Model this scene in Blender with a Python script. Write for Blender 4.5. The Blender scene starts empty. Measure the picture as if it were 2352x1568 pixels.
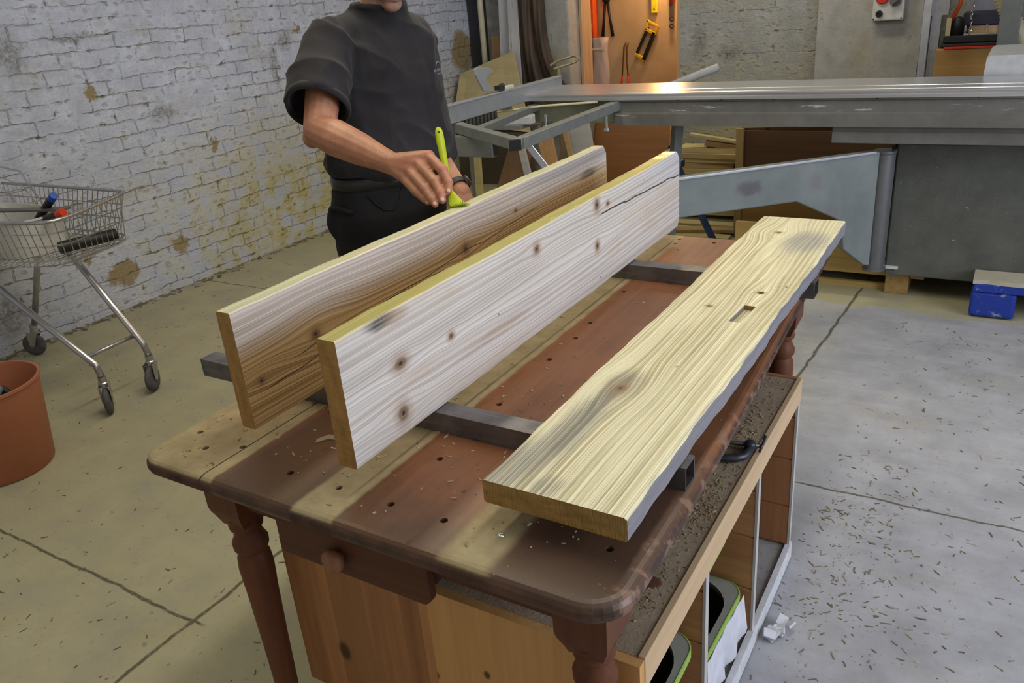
import bpy, bmesh, math, random
from math import sin, cos, pi, radians, sqrt, exp, atan2
from mathutils import Vector, Matrix
from mathutils.bvhtree import BVHTree
import numpy as np

random.seed(7)
SC = bpy.context.scene
COL = SC.collection

# ---------------------------------------------------------------- camera
cam_data = bpy.data.cameras.new('camera')
cam = bpy.data.objects.new('camera', cam_data)
COL.objects.link(cam)
YAW, PITCH, ROLL, FPX = -0.572, 0.4054, -0.0872, 1846.7
f0 = Vector((sin(YAW), cos(YAW), 0)); r0 = Vector((cos(YAW), -sin(YAW), 0)); u0 = Vector((0, 0, 1))
fw = f0 * cos(PITCH) - u0 * sin(PITCH); up = f0 * sin(PITCH) + u0 * cos(PITCH)
rt = r0 * cos(ROLL) + up * sin(ROLL); up2 = -r0 * sin(ROLL) + up * cos(ROLL)
mw = Matrix((rt, up2, -fw)).transposed().to_4x4()
mw.translation = Vector((0, 0, 1.5))
cam.matrix_world = mw
cam_data.sensor_width = 36.0
cam_data.lens = 36.0 * FPX / 2352.0
cam_data.clip_start = 0.02
SC.camera = cam

# ---------------------------------------------------------------- view, world, lights
SC.view_settings.view_transform = 'Standard'
SC.view_settings.look = 'None'
SC.view_settings.gamma = 1.0
SC.view_settings.use_curve_mapping = False
SC.view_settings.exposure = -0.06
world = bpy.data.worlds.new('daylight')
SC.world = world
world.use_nodes = True
bg = world.node_tree.nodes['Background']
bg.inputs['Color'].default_value = (1.0, 0.92, 0.80, 1)
bg.inputs['Strength'].default_value = 0.40

def area(name, loc, target, sx, sy, power, color):
    l = bpy.data.lights.new(name, 'AREA')
    l.shape = 'RECTANGLE'; l.size = sx; l.size_y = sy
    l.energy = power; l.color = color
    o = bpy.data.objects.new(name, l); COL.objects.link(o)
    o.location = loc
    d = Vector(target) - Vector(loc)
    o.rotation_euler = d.to_track_quat('-Z', 'Y').to_euler()
    return o
# daylight coming through the loading doorway on the right of the workshop
area('doorway_daylight', (2.9, 1.6, 1.75), (-1.0, 1.9, 0.7), 2.6, 2.0, 118, (0.76, 0.84, 1.0))
# warm fluorescent strips under the ceiling
area('ceiling_strip_light', (-2.0, 2.2, 2.85), (-2.0, 2.2, 0), 0.25, 2.4, 34, (1.0, 0.90, 0.66))
area('ceiling_strip_light', (-.4, 1.9, 2.85), (-.4, 1.9, 0), 0.25, 2.4, 26, (1.0, 0.95, 0.82))  # extra unseen strip, added to brighten the board tops
area('ceiling_strip_light', (-1.6, 5.3, 2.85), (-1.6, 5.3, 0), 1.8, 0.25, 26, (1.0, 0.90, 0.68))
# warm bulb in the tool room behind the doorway
pl = bpy.data.lights.new('tool_room_bulb', 'POINT'); pl.energy = 21; pl.color = (1.0, 0.6, 0.27); pl.shadow_soft_size = 0.05
plo = bpy.data.objects.new('tool_room_bulb', pl); COL.objects.link(plo); plo.location = (-2.74, 7.28, 1.72)

# ---------------------------------------------------------------- object helpers
def link(o):
    COL.objects.link(o); return o

def thing(name, label, cat, loc=(0, 0, 0), group=None):
    o = bpy.data.objects.new(name, None)
    o.empty_display_size = 0.05
    o.location = loc
    o['label'] = label; o['category'] = cat
    if group: o['group'] = group
    return link(o)

def tag(o, label, cat, group=None, kind=None):
    o['label'] = label; o['category'] = cat
    if group: o['group'] = group
    if kind: o['kind'] = kind
    return o

def base_of(o):
    v = Vector((0, 0, 0))
    while o is not None:
        v = v + Vector(o.location); o = o.parent
    return v

class B:
    """collects shapes in world coordinates"""
    def __init__(s): s.bm = bmesh.new()
    def face(s, vs):
        try: return s.bm.faces.new(vs)
        except ValueError: return None
    def hexa(s, pts):
        v = [s.bm.verts.new(p) for p in pts]
        for q in ((0,3,2,1),(4,5,6,7),(0,1,5,4),(1,2,6,5),(2,3,7,6),(3,0,4,7)): s.face([v[i] for i in q])
        return s
    def box(s, x0, x1, y0, y1, z0, z1):
        return s.hexa([(x0,y0,z0),(x1,y0,z0),(x1,y1,z0),(x0,y1,z0),(x0,y0,z1),(x1,y0,z1),(x1,y1,z1),(x0,y1,z1)])
    def obox(s, c, size, rot=(0,0,0)):
        from mathutils import Euler
        m = Euler(rot).to_matrix(); c = Vector(c); a, b, d = [k/2 for k in size]
        return s.hexa([c + m @ Vector(p) for p in ((-a,-b,-d),(a,-b,-d),(a,b,-d),(-a,b,-d),(-a,-b,d),(a,-b,d),(a,b,d),(-a,b,d))])
    def bar(s, p, q, w, h, upv=(0,0,1)):
        """rectangular bar from p to q; w across, h along up"""
        p, q = Vector(p), Vector(q); d = (q-p).normalized(); u = Vector(upv)
        sd = d.cross(u).normalized(); u = sd.cross(d).normalized()
        a, b = sd*w/2, u*h/2
        return s.hexa([p-a-b, p+a-b, q+a-b, q-a-b, p-a+b, p+a+b, q+a+b, q-a+b])
    def extrude(s, poly, vec):
        vec = Vector(vec)
        a = [s.bm.verts.new(Vector(p)) for p in poly]; b = [s.bm.verts.new(Vector(p)+vec) for p in poly]
        n = len(a); s.face(a[::-1]); s.face(b)
        for i in range(n): s.face([a[i], a[(i+1)%n], b[(i+1)%n], b[i]])
        return s
    def prism(s, poly, z0, z1):
        return s.extrude([(p[0], p[1], z0) for p in poly], (0, 0, z1-z0))
    def ring_loft(s, rings, caps=True, closed=False):
        vr = [[s.bm.verts.new(p) for p in r] for r in rings]; n = len(vr[0])
        m = len(vr)
        for i in range(m if closed else m-1):
            a, b = vr[i], vr[(i+1) % m]
            for j in range(n): s.face([a[j], a[(j+1)%n], b[(j+1)%n], b[j]])
        if caps and not closed: s.face(vr[0][::-1]); s.face(vr[-1])
        return s
    def tube(s, path, r, n=8, closed=False, caps=True):
        path = [Vector(p) for p in path]; m = len(path)
        rr = r if isinstance(r, (list, tuple)) else [r]*m
        rings = []; prev = None
        for i, p in enumerate(path):
            if closed: t = path[(i+1)%m]-path[i-1]
            else: t = path[min(i+1, m-1)]-path[max(i-1, 0)]
            t = t.normalized()
            if prev is None:
                u = Vector((0,0,1)) if abs(t.z) < .9 else Vector((1,0,0))
            else: u = prev
            u = (u - t*u.dot(t)).normalized(); prev = u; v = t.cross(u)
            rings.append([p + (u*cos(2*pi*k/n)+v*sin(2*pi*k/n))*rr[i] for k in range(n)])
        return s.ring_loft(rings, caps, closed)
    def capsule(s, path, rads, n=14, sq=1.0):
        """round-ended tapering tube for remeshing"""
        path = [Vector(p) for p in path]; P = [path[0]]; R = [rads[0]]
        t0 = (path[0]-path[1]).normalized(); t1 = (path[-1]-path[-2]).normalized()
        pts = []; rs = []
        for a in (80, 60, 40, 20): pts.append(path[0]+t0*rads[0]*sin(radians(a))); rs.append(rads[0]*cos(radians(a)))
        pts += path; rs += list(rads)
        for a in (20, 40, 60, 80): pts.append(path[-1]+t1*rads[-1]*sin(radians(a))); rs.append(rads[-1]*cos(radians(a)))
        return s.tube(pts, rs, n)
    def ellipsoid(s, c, r, rot=(0,0,0), n=20, m=12):
        from mathutils import Euler
        M = Euler(rot).to_matrix() if not isinstance(rot, Matrix) else rot
        c = Vector(c); rings = []
        for i in range(1, m):
            a = -pi/2 + pi*i/m
            rings.append([c + M @ Vector((r[0]*cos(a)*cos(2*pi*k/n), r[1]*cos(a)*sin(2*pi*k/n), r[2]*sin(a))) for k in range(n)])
        return s.ring_loft(rings)
    def lathe(s, c, prof, n=24, axis=(0,0,1)):
        ax = Vector(axis).normalized(); u = Vector((1,0,0)) if abs(ax.x) < .9 else Vector((0,1,0))
        u = (u-ax*u.dot(ax)).normalized(); v = ax.cross(u); c = Vector(c)
        return s.ring_loft([[c+ax*h+(u*cos(2*pi*k/n)+v*sin(2*pi*k/n))*max(r,1e-4) for k in range(n)] for r, h in prof])
    def build(s, name, mat, parent=None, smooth=False, bevel=0.0, seg=2, auto=None):
        bm = s.bm
        bmesh.ops.remove_doubles(bm, verts=bm.verts, dist=1e-6)
        bmesh.ops.recalc_face_normals(bm, faces=bm.faces)
        if bevel > 0:
            es = [e for e in bm.edges if len(e.link_faces) == 2 and e.calc_face_angle(0) > radians(35)]
            bmesh.ops.bevel(bm, geom=es, offset=bevel, segments=seg, profile=.5, affect='EDGES', clamp_overlap=True)
        me = bpy.data.meshes.new(name)
        bm.to_mesh(me); bm.free()
        off = base_of(parent) if parent else Vector((0,0,0))
        if not parent:
            # origin at the base of the shape
            co = np.empty(len(me.vertices)*3); me.vertices.foreach_get('co', co); co = co.reshape(-1,3)
            off = Vector(((co[:,0].min()+co[:,0].max())/2, (co[:,1].min()+co[:,1].max())/2, co[:,2].min()))
        me.transform(Matrix.Translation(-off))
        if smooth:
            me.polygons.foreach_set('use_smooth', [True]*len(me.polygons))
            if auto is not None: me.set_sharp_from_angle(angle=radians(auto))
        me.materials.append(mat)
        o = bpy.data.objects.new(name, me)
        o.location = (0,0,0) if parent else off
        o.parent = parent
        return link(o)

def struct(o):
    o['kind'] = 'structure'; return o

def remeshed(b, name, mat, voxel, parent=None, smooth_it=4, fac=.5, displace=None):
    """union of the shapes in b as one continuous smooth surface"""
    bm = b.bm
    bmesh.ops.recalc_face_normals(bm, faces=bm.faces)
    me = bpy.data.meshes.new(name+'_source'); bm.to_mesh(me); bm.free()
    o = bpy.data.objects.new(name, me); link(o)
    m = o.modifiers.new('r', 'REMESH'); m.mode = 'VOXEL'; m.voxel_size = voxel; m.adaptivity = 0
    k = o.modifiers.new('s', 'SMOOTH'); k.iterations = smooth_it; k.factor = fac
    dg = bpy.context.evaluated_depsgraph_get()
    ne = bpy.data.meshes.new_from_object(o.evaluated_get(dg))
    bpy.data.objects.remove(o); bpy.data.meshes.remove(me)
    ne.name = name
    n = len(ne.vertices)
    if displace:
        co = np.empty(n*3); ne.vertices.foreach_get('co', co); co = co.reshape(-1,3)
        no = np.empty(n*3); ne.vertices.foreach_get('normal', no); no = no.reshape(-1,3)
        co = co + displace(co, no)
        ne.vertices.foreach_set('co', co.ravel())
    off = base_of(parent) if parent else Vector((0,0,0))
    ne.transform(Matrix.Translation(-off))
    ne.polygons.foreach_set('use_smooth', [True]*len(ne.polygons))
    ne.materials.clear(); ne.materials.append(mat)
    q = bpy.data.objects.new(name, ne); q.parent = parent
    return link(q)

def cut(o, cutters):
    """boolean holes"""
    me = bpy.data.meshes.new('cut'); cutters.bm.to_mesh(me); cutters.bm.free()
    c = bpy.data.objects.new('cut', me); link(c); c.location = (0,0,0)
    c.parent = None
    off = base_of(o); me.transform(Matrix.Translation(-off)); c.location = off
    bpy.context.view_layer.update()
    m = o.modifiers.new('b', 'BOOLEAN'); m.operation = 'DIFFERENCE'; m.object = c; m.solver = 'EXACT'
    dg = bpy.context.evaluated_depsgraph_get()
    ne = bpy.data.meshes.new_from_object(o.evaluated_get(dg))
    o.modifiers.clear(); old = o.data; o.data = ne
    bpy.data.meshes.remove(old)
    bpy.data.objects.remove(c)
    return o

# ---------------------------------------------------------------- material helpers
class MT:
    def __init__(s, name):
        s.m = bpy.data.materials.new(name); s.m.use_nodes = True
        s.t = s.m.node_tree; s.N = s.t.nodes; s.L = s.t.links
        s.b = s.N['Principled BSDF']
        s._tc = None
    def set(s, sock, v):
        if hasattr(v, 'is_linked') or isinstance(v, bpy.types.NodeSocket): s.L.new(v, sock)
        elif isinstance(v, (tuple, list)) and sock.type == 'RGBA' and len(v) == 3: sock.default_value = (*v, 1)
        elif sock.type == 'RGBA' and isinstance(v, (int, float)): sock.default_value = (v, v, v, 1)
        else: sock.default_value = v
    def obj(s):
        if not s._tc: s._tc = s.N.new('ShaderNodeTexCoord')
        return s._tc.outputs['Object']
    def pos(s):
        return s.N.new('ShaderNodeNewGeometry').outputs['Position']
    def nrm(s):
        return s.N.new('ShaderNodeNewGeometry').outputs['Normal']
    def mp(s, vec, scale=(1,1,1), loc=(0,0,0), rot=(0,0,0)):
        n = s.N.new('ShaderNodeMapping'); s.L.new(vec, n.inputs[0])
        n.inputs['Scale'].default_value = scale; n.inputs['Location'].default_value = loc; n.inputs['Rotation'].default_value = rot
        return n.outputs[0]
    def noise(s, vec, scale=5, detail=4, rough=.55, dist=0, col=False):
        n = s.N.new('ShaderNodeTexNoise'); s.L.new(vec, n.inputs['Vector'])
        n.inputs['Scale'].default_value = scale; n.inputs['Detail'].default_value = detail
        n.inputs['Roughness'].default_value = rough; n.inputs['Distortion'].default_value = dist
        return n.outputs['Color' if col else 0]
    def voro(s, vec, scale=5, feat='F1', out='Distance', dim='3D'):
        n = s.N.new('ShaderNodeTexVoronoi'); n.voronoi_dimensions = dim; n.feature = feat; s.L.new(vec, n.inputs['Vector']); n.inputs['Scale'].default_value = scale
        return n.outputs[out]
    def ramp(s, f, stops):
        n = s.N.new('ShaderNodeValToRGB'); s.set(n.inputs[0], f)
        e = n.color_ramp.elements
        while len(e) < len(stops): e.new(.5)
        for i, (p, c) in enumerate(stops):
            e[i].position = p; e[i].color = (c, c, c, 1) if not isinstance(c, (tuple, list)) else (*c, 1)
        return n.outputs[0]
    def mr(s, v, a, b, c=0.0, d=1.0, smooth=True):
        n = s.N.new('ShaderNodeMapRange'); n.interpolation_type = 'SMOOTHSTEP' if smooth else 'LINEAR'
        s.set(n.inputs['Value'], v)
        for k, x in zip(('From Min','From Max','To Min','To Max'), (a,b,c,d)): s.set(n.inputs[k], x)
        return n.outputs[0]
    def mix(s, f, a, b, mode='MIX'):
        n = s.N.new('ShaderNodeMix'); n.data_type = 'RGBA'; n.blend_type = mode; n.clamp_factor = True
        s.set(n.inputs[0], f); s.set(n.inputs[6], a); s.set(n.inputs[7], b)
        return n.outputs[2]
    def ma(s, op, a, b=0.0, c=None, clamp=False):
        n = s.N.new('ShaderNodeMath'); n.operation = op; n.use_clamp = clamp
        s.set(n.inputs[0], a); s.set(n.inputs[1], b)
        if c is not None: s.set(n.inputs[2], c)
        return n.outputs[0]
    def add(s, a, b): return s.ma('ADD', a, b)
    def mul(s, a, b): return s.ma('MULTIPLY', a, b)
    def sep(s, v):
        n = s.N.new('ShaderNodeSeparateXYZ'); s.L.new(v, n.inputs[0]); return n.outputs[0], n.outputs[1], n.outputs[2]
    def comb(s, x, y, z):
        n = s.N.new('ShaderNodeCombineXYZ')
        for i, q in enumerate((x,y,z)): s.set(n.inputs[i], q)
        return n.outputs[0]
    def vadd(s, a, b, k=None):
        if k is not None:
            n = s.N.new('ShaderNodeVectorMath'); n.operation = 'SCALE'; s.set(n.inputs[0], b); n.inputs['Scale'].default_value = k; b = n.outputs[0]
        n = s.N.new('ShaderNodeVectorMath'); n.operation = 'ADD'; s.set(n.inputs[0], a); s.set(n.inputs[1], b)
        return n.outputs[0]
    def blob(s, vec, c, r, soft=.3):
        """1 inside an ellipsoid at c with radii r"""
        m = s.mp(vec, tuple(1/k for k in r), tuple(-q/k for q, k in zip(c, r)))
        n = s.N.new('ShaderNodeVectorMath'); n.operation = 'LENGTH'; s.L.new(m, n.inputs[0])
        return s.mr(n.outputs['Value'], 1-soft, 1+soft, 1, 0)
    def blobs(s, vec, items, soft=.3):
        out = None
        for c, r in items:
            k = s.blob(vec, c, r, soft)
            out = k if out is None else s.ma('MAXIMUM', out, k)
        return out
    def bump(s, h, strength=.3, dist=.01):
        n = s.N.new('ShaderNodeBump'); n.inputs['Strength'].default_value = strength; n.inputs['Distance'].default_value = dist
        s.L.new(h, n.inputs['Height']); s.L.new(n.outputs[0], s.b.inputs['Normal'])
    def fin(s, color, rough=.6, metal=0.0, spec=.4):
        s.set(s.b.inputs['Base Color'], color); s.set(s.b.inputs['Roughness'], rough)
        s.set(s.b.inputs['Metallic'], metal); s.set(s.b.inputs['Specular IOR Level'], spec)
        return s.m

def srgb(r, g, b):
    f = lambda c: (c/12.92 if c <= .04045 else ((c+.055)/1.055)**2.4)
    return tuple(f(c/255) for c in (r, g, b))

def plain(name, rgb, rough=.5, metal=0.0, var=.12, scale=25, bump=0.0, spec=.4):
    t = MT(name); p = t.obj()
    n = t.noise(p, scale, 5, .6)
    c = t.mix(t.ramp(n, [(.3, 0), (.72, 1)]), tuple(k*(1-var) for k in rgb), tuple(min(1, k*(1+var)) for k in rgb))
    if bump: t.bump(n, bump, .004)
    return t.fin(c, rough, metal, spec)

def wood(name, dark, light, axis=1, scale=1.0, rough=.6, knots=(), bands=0.0, bump=.15, spec=.3):
    """simple straight-grained wood, grain along axis"""
    t = MT(name); p = t.obj()
    sc = [34*scale]*3; sc[axis] = 1.6*scale
    w = t.noise(p, 3*scale, 2, .5, col=True)
    q = t.vadd(p, w, .02)
    n = t.noise(t.mp(q, tuple(sc)), 1.0, 5, .62)
    n2 = t.noise(t.mp(q, tuple(k*3 for k in sc)), 1.0, 3, .6)
    m = t.ramp(t.add(t.mul(n, .7), t.mul(n2, .3)), [(.3, 0), (.7, 1)])
    c = t.mix(m, dark, light)
    if bands:
        sc2 = [bands, bands, bands]; sc2[axis] = .0
        sx = t.N.new('ShaderNodeTexWhiteNoise'); sx.noise_dimensions = '3D'
        sn = t.N.new('ShaderNodeVectorMath'); sn.operation = 'FLOOR'; t.L.new(t.mp(p, tuple(sc2)), sn.inputs[0]); t.L.new(sn.outputs[0], sx.inputs['Vector'])
        c = t.mix(t.mul(sx.outputs[0], .45), c, tuple(k*.5 for k in dark))
    if knots:
        k = t.blobs(q, knots, .45); c = t.mix(k, c, tuple(k*.22 for k in dark))
    t.bump(m, bump, .002)
    return t.fin(c, rough, 0, spec)
# ---------------------------------------------------------------- materials of the setting
def mat_brick_paint(name, ua, patches, dark, yellow_bias=0.0, bury=(.41, .57), tint=(0.56, 0.60, 0.74), grime=0.0):
    """thickly painted old brickwork; ua = which axis runs along the wall"""
    t = MT(name); p = t.pos()
    x, y, z = t.sep(p)
    u = y if ua == 1 else x
    q = t.comb(u, z, 0.0)
    wob = t.noise(q, 2.2, 3, .6, col=True)
    q2 = t.vadd(t.vadd(q, wob, .045), t.noise(q, 13, 3, .6, col=True), .034)
    br = t.N.new('ShaderNodeTexBrick'); t.L.new(q2, br.inputs['Vector'])
    br.offset = .5; br.squash = 1.0
    for k, v in (('Scale', 1.0), ('Mortar Size', .006), ('Mortar Smooth', .8), ('Bias', 0.0), ('Brick Width', .228), ('Row Height', .076)): br.inputs[k].default_value = v
    br.inputs['Color1'].default_value = (1, 1, 1, 1); br.inputs['Color2'].default_value = (.6, .6, .6, 1); br.inputs['Mortar'].default_value = (0, 0, 0, 1)
    mort = br.outputs['Fac']
    big = t.noise(q, 1.1, 4, .62); med = t.noise(q, 7, 5, .68); fine = t.noise(q, 48, 5, .7); vfine = t.noise(q, 140, 3, .7)
    lost = t.mr(t.noise(t.mp(q, (2.2, 6, 1)), 1.0, 6, .75), *bury)                       # where the paint has buried the joints
    mortv = t.mul(mort, t.ma('SUBTRACT', 1.0, t.mul(lost, .96)))
    base = t.mix(t.ramp(med, [(.3, 0), (.7, 1)]), tuple(k*.76 for k in tint), tuple(min(1, k*1.16) for k in tint))
    base = t.mix(t.mr(t.mul(vfine, fine), .14, .30, .30, 0), base, tuple(k*.55 for k in tint))
    yel = t.mr(t.add(big, yellow_bias), .54, .74)
    warm_foot = t.mr(z, 1.25, .25)                                             # yellow of the warm light painted into the wall foot
    far = t.mr(y, 2.4, 3.9, .30, 1.25) if ua == 1 else 1.0
    yel = t.ma('MAXIMUM', t.mul(yel, .45), t.mul(t.mul(t.mul(warm_foot, far), t.mr(med, .34, .6)), .9))
    c = t.mix(t.mul(yel, .8), base, (.44, .38, .115))
    c = t.mix(t.mul(t.mul(mortv, t.mr(med, .46, .62)), .7), c, (.38, .31, .085))
    c = t.mix(t.mul(mortv, t.mr(fine, .50, .72, 0, .55)), c, (.14, .125, .11))
    vd = t.voro(t.vadd(t.mp(q2, (1, 1.6, 1)), t.noise(q, 30, 3, .6, col=True), .03), 12, dim='2D')
    near_joint = t.mr(mort, .0, .5, .45, 1)
    sp = t.mul(t.mul(t.mr(vd, .30, .11), near_joint), t.mr(med, .45, .58))
    c = t.mix(t.mul(sp, .8), c, (.15, .125, .09))
    sp2 = t.mr(t.noise(t.mp(q, (20, 32, 22)), 1, 4, .74), .635, .70)
    c = t.mix(t.mul(sp2, .75), c, (.13, .115, .10))
    cloud = t.mr(t.noise(t.mp(q, (3, 5, 1)), 1.0, 6, .72), .52, .70)
    c = t.mix(t.mul(cloud, .45), c, t.mix(fine, (.30, .28, .22), (.42, .40, .33)))
    drip = t.mul(t.mr(t.noise(t.mp(q, (16, 60, 1)), 1.0, 4, .7), .60, .68), t.mr(med, .4, .55))
    c = t.mix(t.mul(drip, .7), c, (.24, .20, .11))
    qd = t.vadd(p, t.noise(p, 20, 6, .75, col=True), .16)
    qd = t.vadd(qd, (-.08, -.08, -.08))
    if patches:
        c = t.mix(t.mul(t.blobs(qd, patches, .2), t.mr(fine, .30, .45, .55, 1)), c, t.mix(fine, (.25, .195, .10), (.33, .26, .14)))
    if dark:
        c = t.mix(t.mul(t.blobs(qd, dark, .6), t.mr(fine, .35, .6, .15, .85)), c, t.mix(fine, (.10, .095, .095), (.26, .25, .25)))
    if grime: c = t.mix(t.mul(t.mr(big, .3, .7), grime), c, (.2, .19, .15))
    h = t.add(t.mul(mortv, -1.0), t.add(t.mul(med, 1.1), t.add(t.mul(fine, .55), t.mul(sp, -.7))))
    t.bump(h, .8, .014)
    return t.fin(c, .62, 0, .35)

LWP = [((-4.3, 2.605, .205), (.3, .105, .07)), ((-4.3, 3.02, .262), (.3, .055, .05)), ((-4.3, 2.41, .355), (.3, .03, .045)),
       ((-4.3, 2.70, 1.195), (.3, .03, .045)), ((-4.3, 3.42, .79), (.3, .03, .04)), ((-4.3, 6.28, 1.08), (.3, .16, .17)), ((-4.3, 4.3, 1.40), (.3, .05, .02))]
LWD = [((-4.3, 2.33, 1.43), (.3, .075, .10)), ((-4.3, 4.165, 1.345), (.3, .055, .06)), ((-4.3, 3.13, 1.03), (.3, .08, .04)),
       ((-4.3, 1.94, .19), (.3, .11, .11)), ((-4.3, 2.69, 1.48), (.3, .12, .02)), ((-4.3, 4.05, 1.20), (.3, .04, .12)), ((-4.3, 2.45, .62), (.3, .04, .03))]
M_WALL_L = mat_brick_paint('painted_brick', 1, LWP, LWD, .0)
M_WALL_B = mat_brick_paint('painted_brick_dingy', 0, [], [((-1.95, 6.5, .95), (.10, .3, .05)), ((-2.2, 6.5, 1.05), (.05, .3, .12))], .05, (.31, .48), (.40, .41, .42), .3)

def mat_floor():
    t = MT('dusty_concrete'); p = t.pos(); x, y, z = t.sep(p)
    big = t.noise(p, .9, 4, .6); med = t.noise(p, 5, 5, .65); fine = t.noise(p, 60, 4, .7); sm = t.noise(t.mp(p, (3, 14, 1), rot=(0,0,.5)), 1.0, 4, .6)
    c = t.mix(t.ramp(med, [(.28, 0), (.72, 1)]), (.265, .265, .285), (.405, .405, .435))
    c = t.mix(t.mr(sm, .45, .75, 0, .4), c, (.45, .45, .48))
    # sawdust under the saw; towards the wall, warm light painted in as yellow
    yellow_mask = t.ma('MAXIMUM', t.mr(t.add(x, t.mul(big, -.9)), -.75, -1.7), t.mul(t.mr(t.add(y, t.mul(med, -.25)), 3.74, 3.80), 1.15))
    yellow_mask = t.mul(yellow_mask, t.mr(med, .25, .55, .7, 1))
    c = t.mix(t.mul(yellow_mask, .8), c, t.mix(med, (.31, .285, .16), (.45, .415, .245)))
    drift = t.mul(t.mr(t.noise(p, 2.4, 5, .7), .52, .66), t.mr(fine, .4, .6))
    c = t.mix(t.mul(drift, .35), c, (.36, .31, .19))
    c = t.mix(t.mul(t.mr(fine, .60, .72), .5), c, (.16, .15, .13))
    c = t.mix(t.mr(t.noise(p, 22, 3, .7), .66, .72, 0, .6), c, (.17, .15, .12))
    # joints between the slabs
    jn = t.mul(t.noise(p, 9, 3, .6), .03)
    def line(v, at, w, lo=None, hi=None, other=None):
        d = t.ma('ABSOLUTE', t.add(t.ma('SUBTRACT', v, at+.015), jn))
        m = t.mr(d, w, w*.3)
        if lo is not None: m = t.mul(m, t.mul(t.mr(other, lo-.02, lo+.02), t.mr(other, hi+.02, hi-.02)))
        return m
    skew = t.add(x, t.mul(y, -.055))
    J = [line(y, .965, .007, -9, -1.7, x), line(x, -1.74, .009, -2, 3.1, y), line(skew, -.775, .009, .5, 9, y), line(y, 2.285, .006, -.78, 9, x), line(y, 3.1, .006, -9, -.9, x)]
    jm = J[0]
    for k in J[1:]: jm = t.ma('MAXIMUM', jm, k)
    c = t.mix(t.mul(jm, t.mr(fine, .3, .5, .4, .95)), c, (.10, .085, .055))
    t.bump(t.add(t.mul(jm, -1.5), t.add(t.mul(med, .5), t.mul(fine, .35))), .45, .006)
    return t.fin(c, .8, 0, .25)
M_FLOOR = mat_floor()

# ---------------------------------------------------------------- the room
struct(B().box(-4.5, 3.2, -1.6, 8.2, -.12, 0).build('floor', M_FLOOR))
M_CEIL = plain('ceiling_board', (.55, .54, .5), .9, 0, .1, 4)
struct(B().box(-4.5, 3.2, -1.6, 8.2, 3.0, 3.1).build('ceiling', M_CEIL))
# left wall with a slightly ragged foot
b = B()
NY, NZ = 150, 40
ys = [-1.6 + 8.1*i/NY for i in range(NY+1)]
def wx(y, z):
    return -4.3 + .010*sin(y*5.1+z*2)*sin(z*4.3+y) + .006*sin(y*17+z*9)
g = [[b.bm.verts.new((wx(y, z), y, z)) for z in [3.0*j/NZ for j in range(NZ+1)]] for y in ys]
for i in range(NY):
    for j in range(NZ): b.face([g[i][j], g[i+1][j], g[i+1][j+1], g[i][j+1]])
bk = [[b.bm.verts.new((-4.5, y, z)) for z in (0, 3.0)] for y in (ys[0], ys[-1])]
b.face([bk[0][0], bk[0][1], bk[1][1], bk[1][0]])
struct(b.build('wall_left', M_WALL_L, smooth=True))
# back wall with the doorway
DX0, DX1, YB = -3.235, -2.36, 6.5
b = B(); b.box(-4.5, DX0, YB, YB+.16, 0, 3.0); b.box(DX1, 3.2, YB, YB+.16, 0, 3.0); b.box(DX0, DX1, YB, YB+.16, 2.1, 3.0)
struct(b.build('wall_back', M_WALL_B))
M_PLASTER = None
t = MT('stained_plaster'); p = t.pos()
n1 = t.noise(p, 2.2, 5, .6); n2 = t.noise(p, 9, 5, .65); n3 = t.noise(p, 55, 4, .7)
c = t.mix(t.ramp(n2, [(.3, 0), (.7, 1)]), (.31, .31, .305), (.44, .44, .435))
c = t.mix(t.mr(n1, .5, .68, 0, .6), c, (.36, .31, .19))
c = t.mix(t.mr(n2, .62, .72, 0, .5), c, (.13, .115, .10))
c = t.mix(t.mr(n3, .62, .7, 0, .35), c, (.15, .14, .13))
t.bump(t.add(n2, t.mul(n3, .4)), .4, .01)
M_PLASTER = t.fin(c, .75, 0, .3)
# rendered pier right of the brickwork, and the one left of the doorway
struct(B().box(-1.30, -.58, 6.36, 6.5, 0, 3.0).build('trim_1', M_PLASTER, bevel=.012))
struct(B().box(-3.79, DX0-.005, 6.30, 6.5, 0, 3.0).build('trim_2', M_PLASTER, bevel=.012))
# right end wall beyond the loading doorway
struct(B().box(3.0, 3.2, 3.4, 6.5, 0, 3.0).build('wall_right', M_WALL_B))
# door lining
M_LINING = wood('door_lining_wood', (.42, .27, .15), (.58, .40, .24), 2, 1.0)
b = B(); b.box(DX0, DX0+.022, YB-.01, YB+.17, 0, 2.1); b.box(DX1-.022, DX1, YB-.01, YB+.17, 0, 2.1); b.box(DX0, DX1, YB-.01, YB+.17, 2.08, 2.1)
struct(b.build('door_1', M_LINING))
# tool room shell
t = MT('tool_room_board'); p = t.pos()
n = t.noise(p, 4, 5, .6); n2 = t.noise(p, 38, 4, .7)
c = t.mix(t.ramp(n, [(.3, 0), (.7, 1)]), (.52, .37, .22), (.66, .49, .31)); c = t.mix(t.mr(n2, .66, .73, 0, .7), c, (.25, .15, .07))
M_TOOLWALL = t.fin(c, .6, 0, .3)
YT = 7.5
struct(B().box(-4.5, -1.6, YT, YT+.1, 0, 3.0).build('wall_tool_room', M_TOOLWALL))
struct(B().box(-2.3, -2.2, YB+.16, YT, 0, 3.0).build('wall_tool_room_side', M_TOOLWALL))

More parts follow.
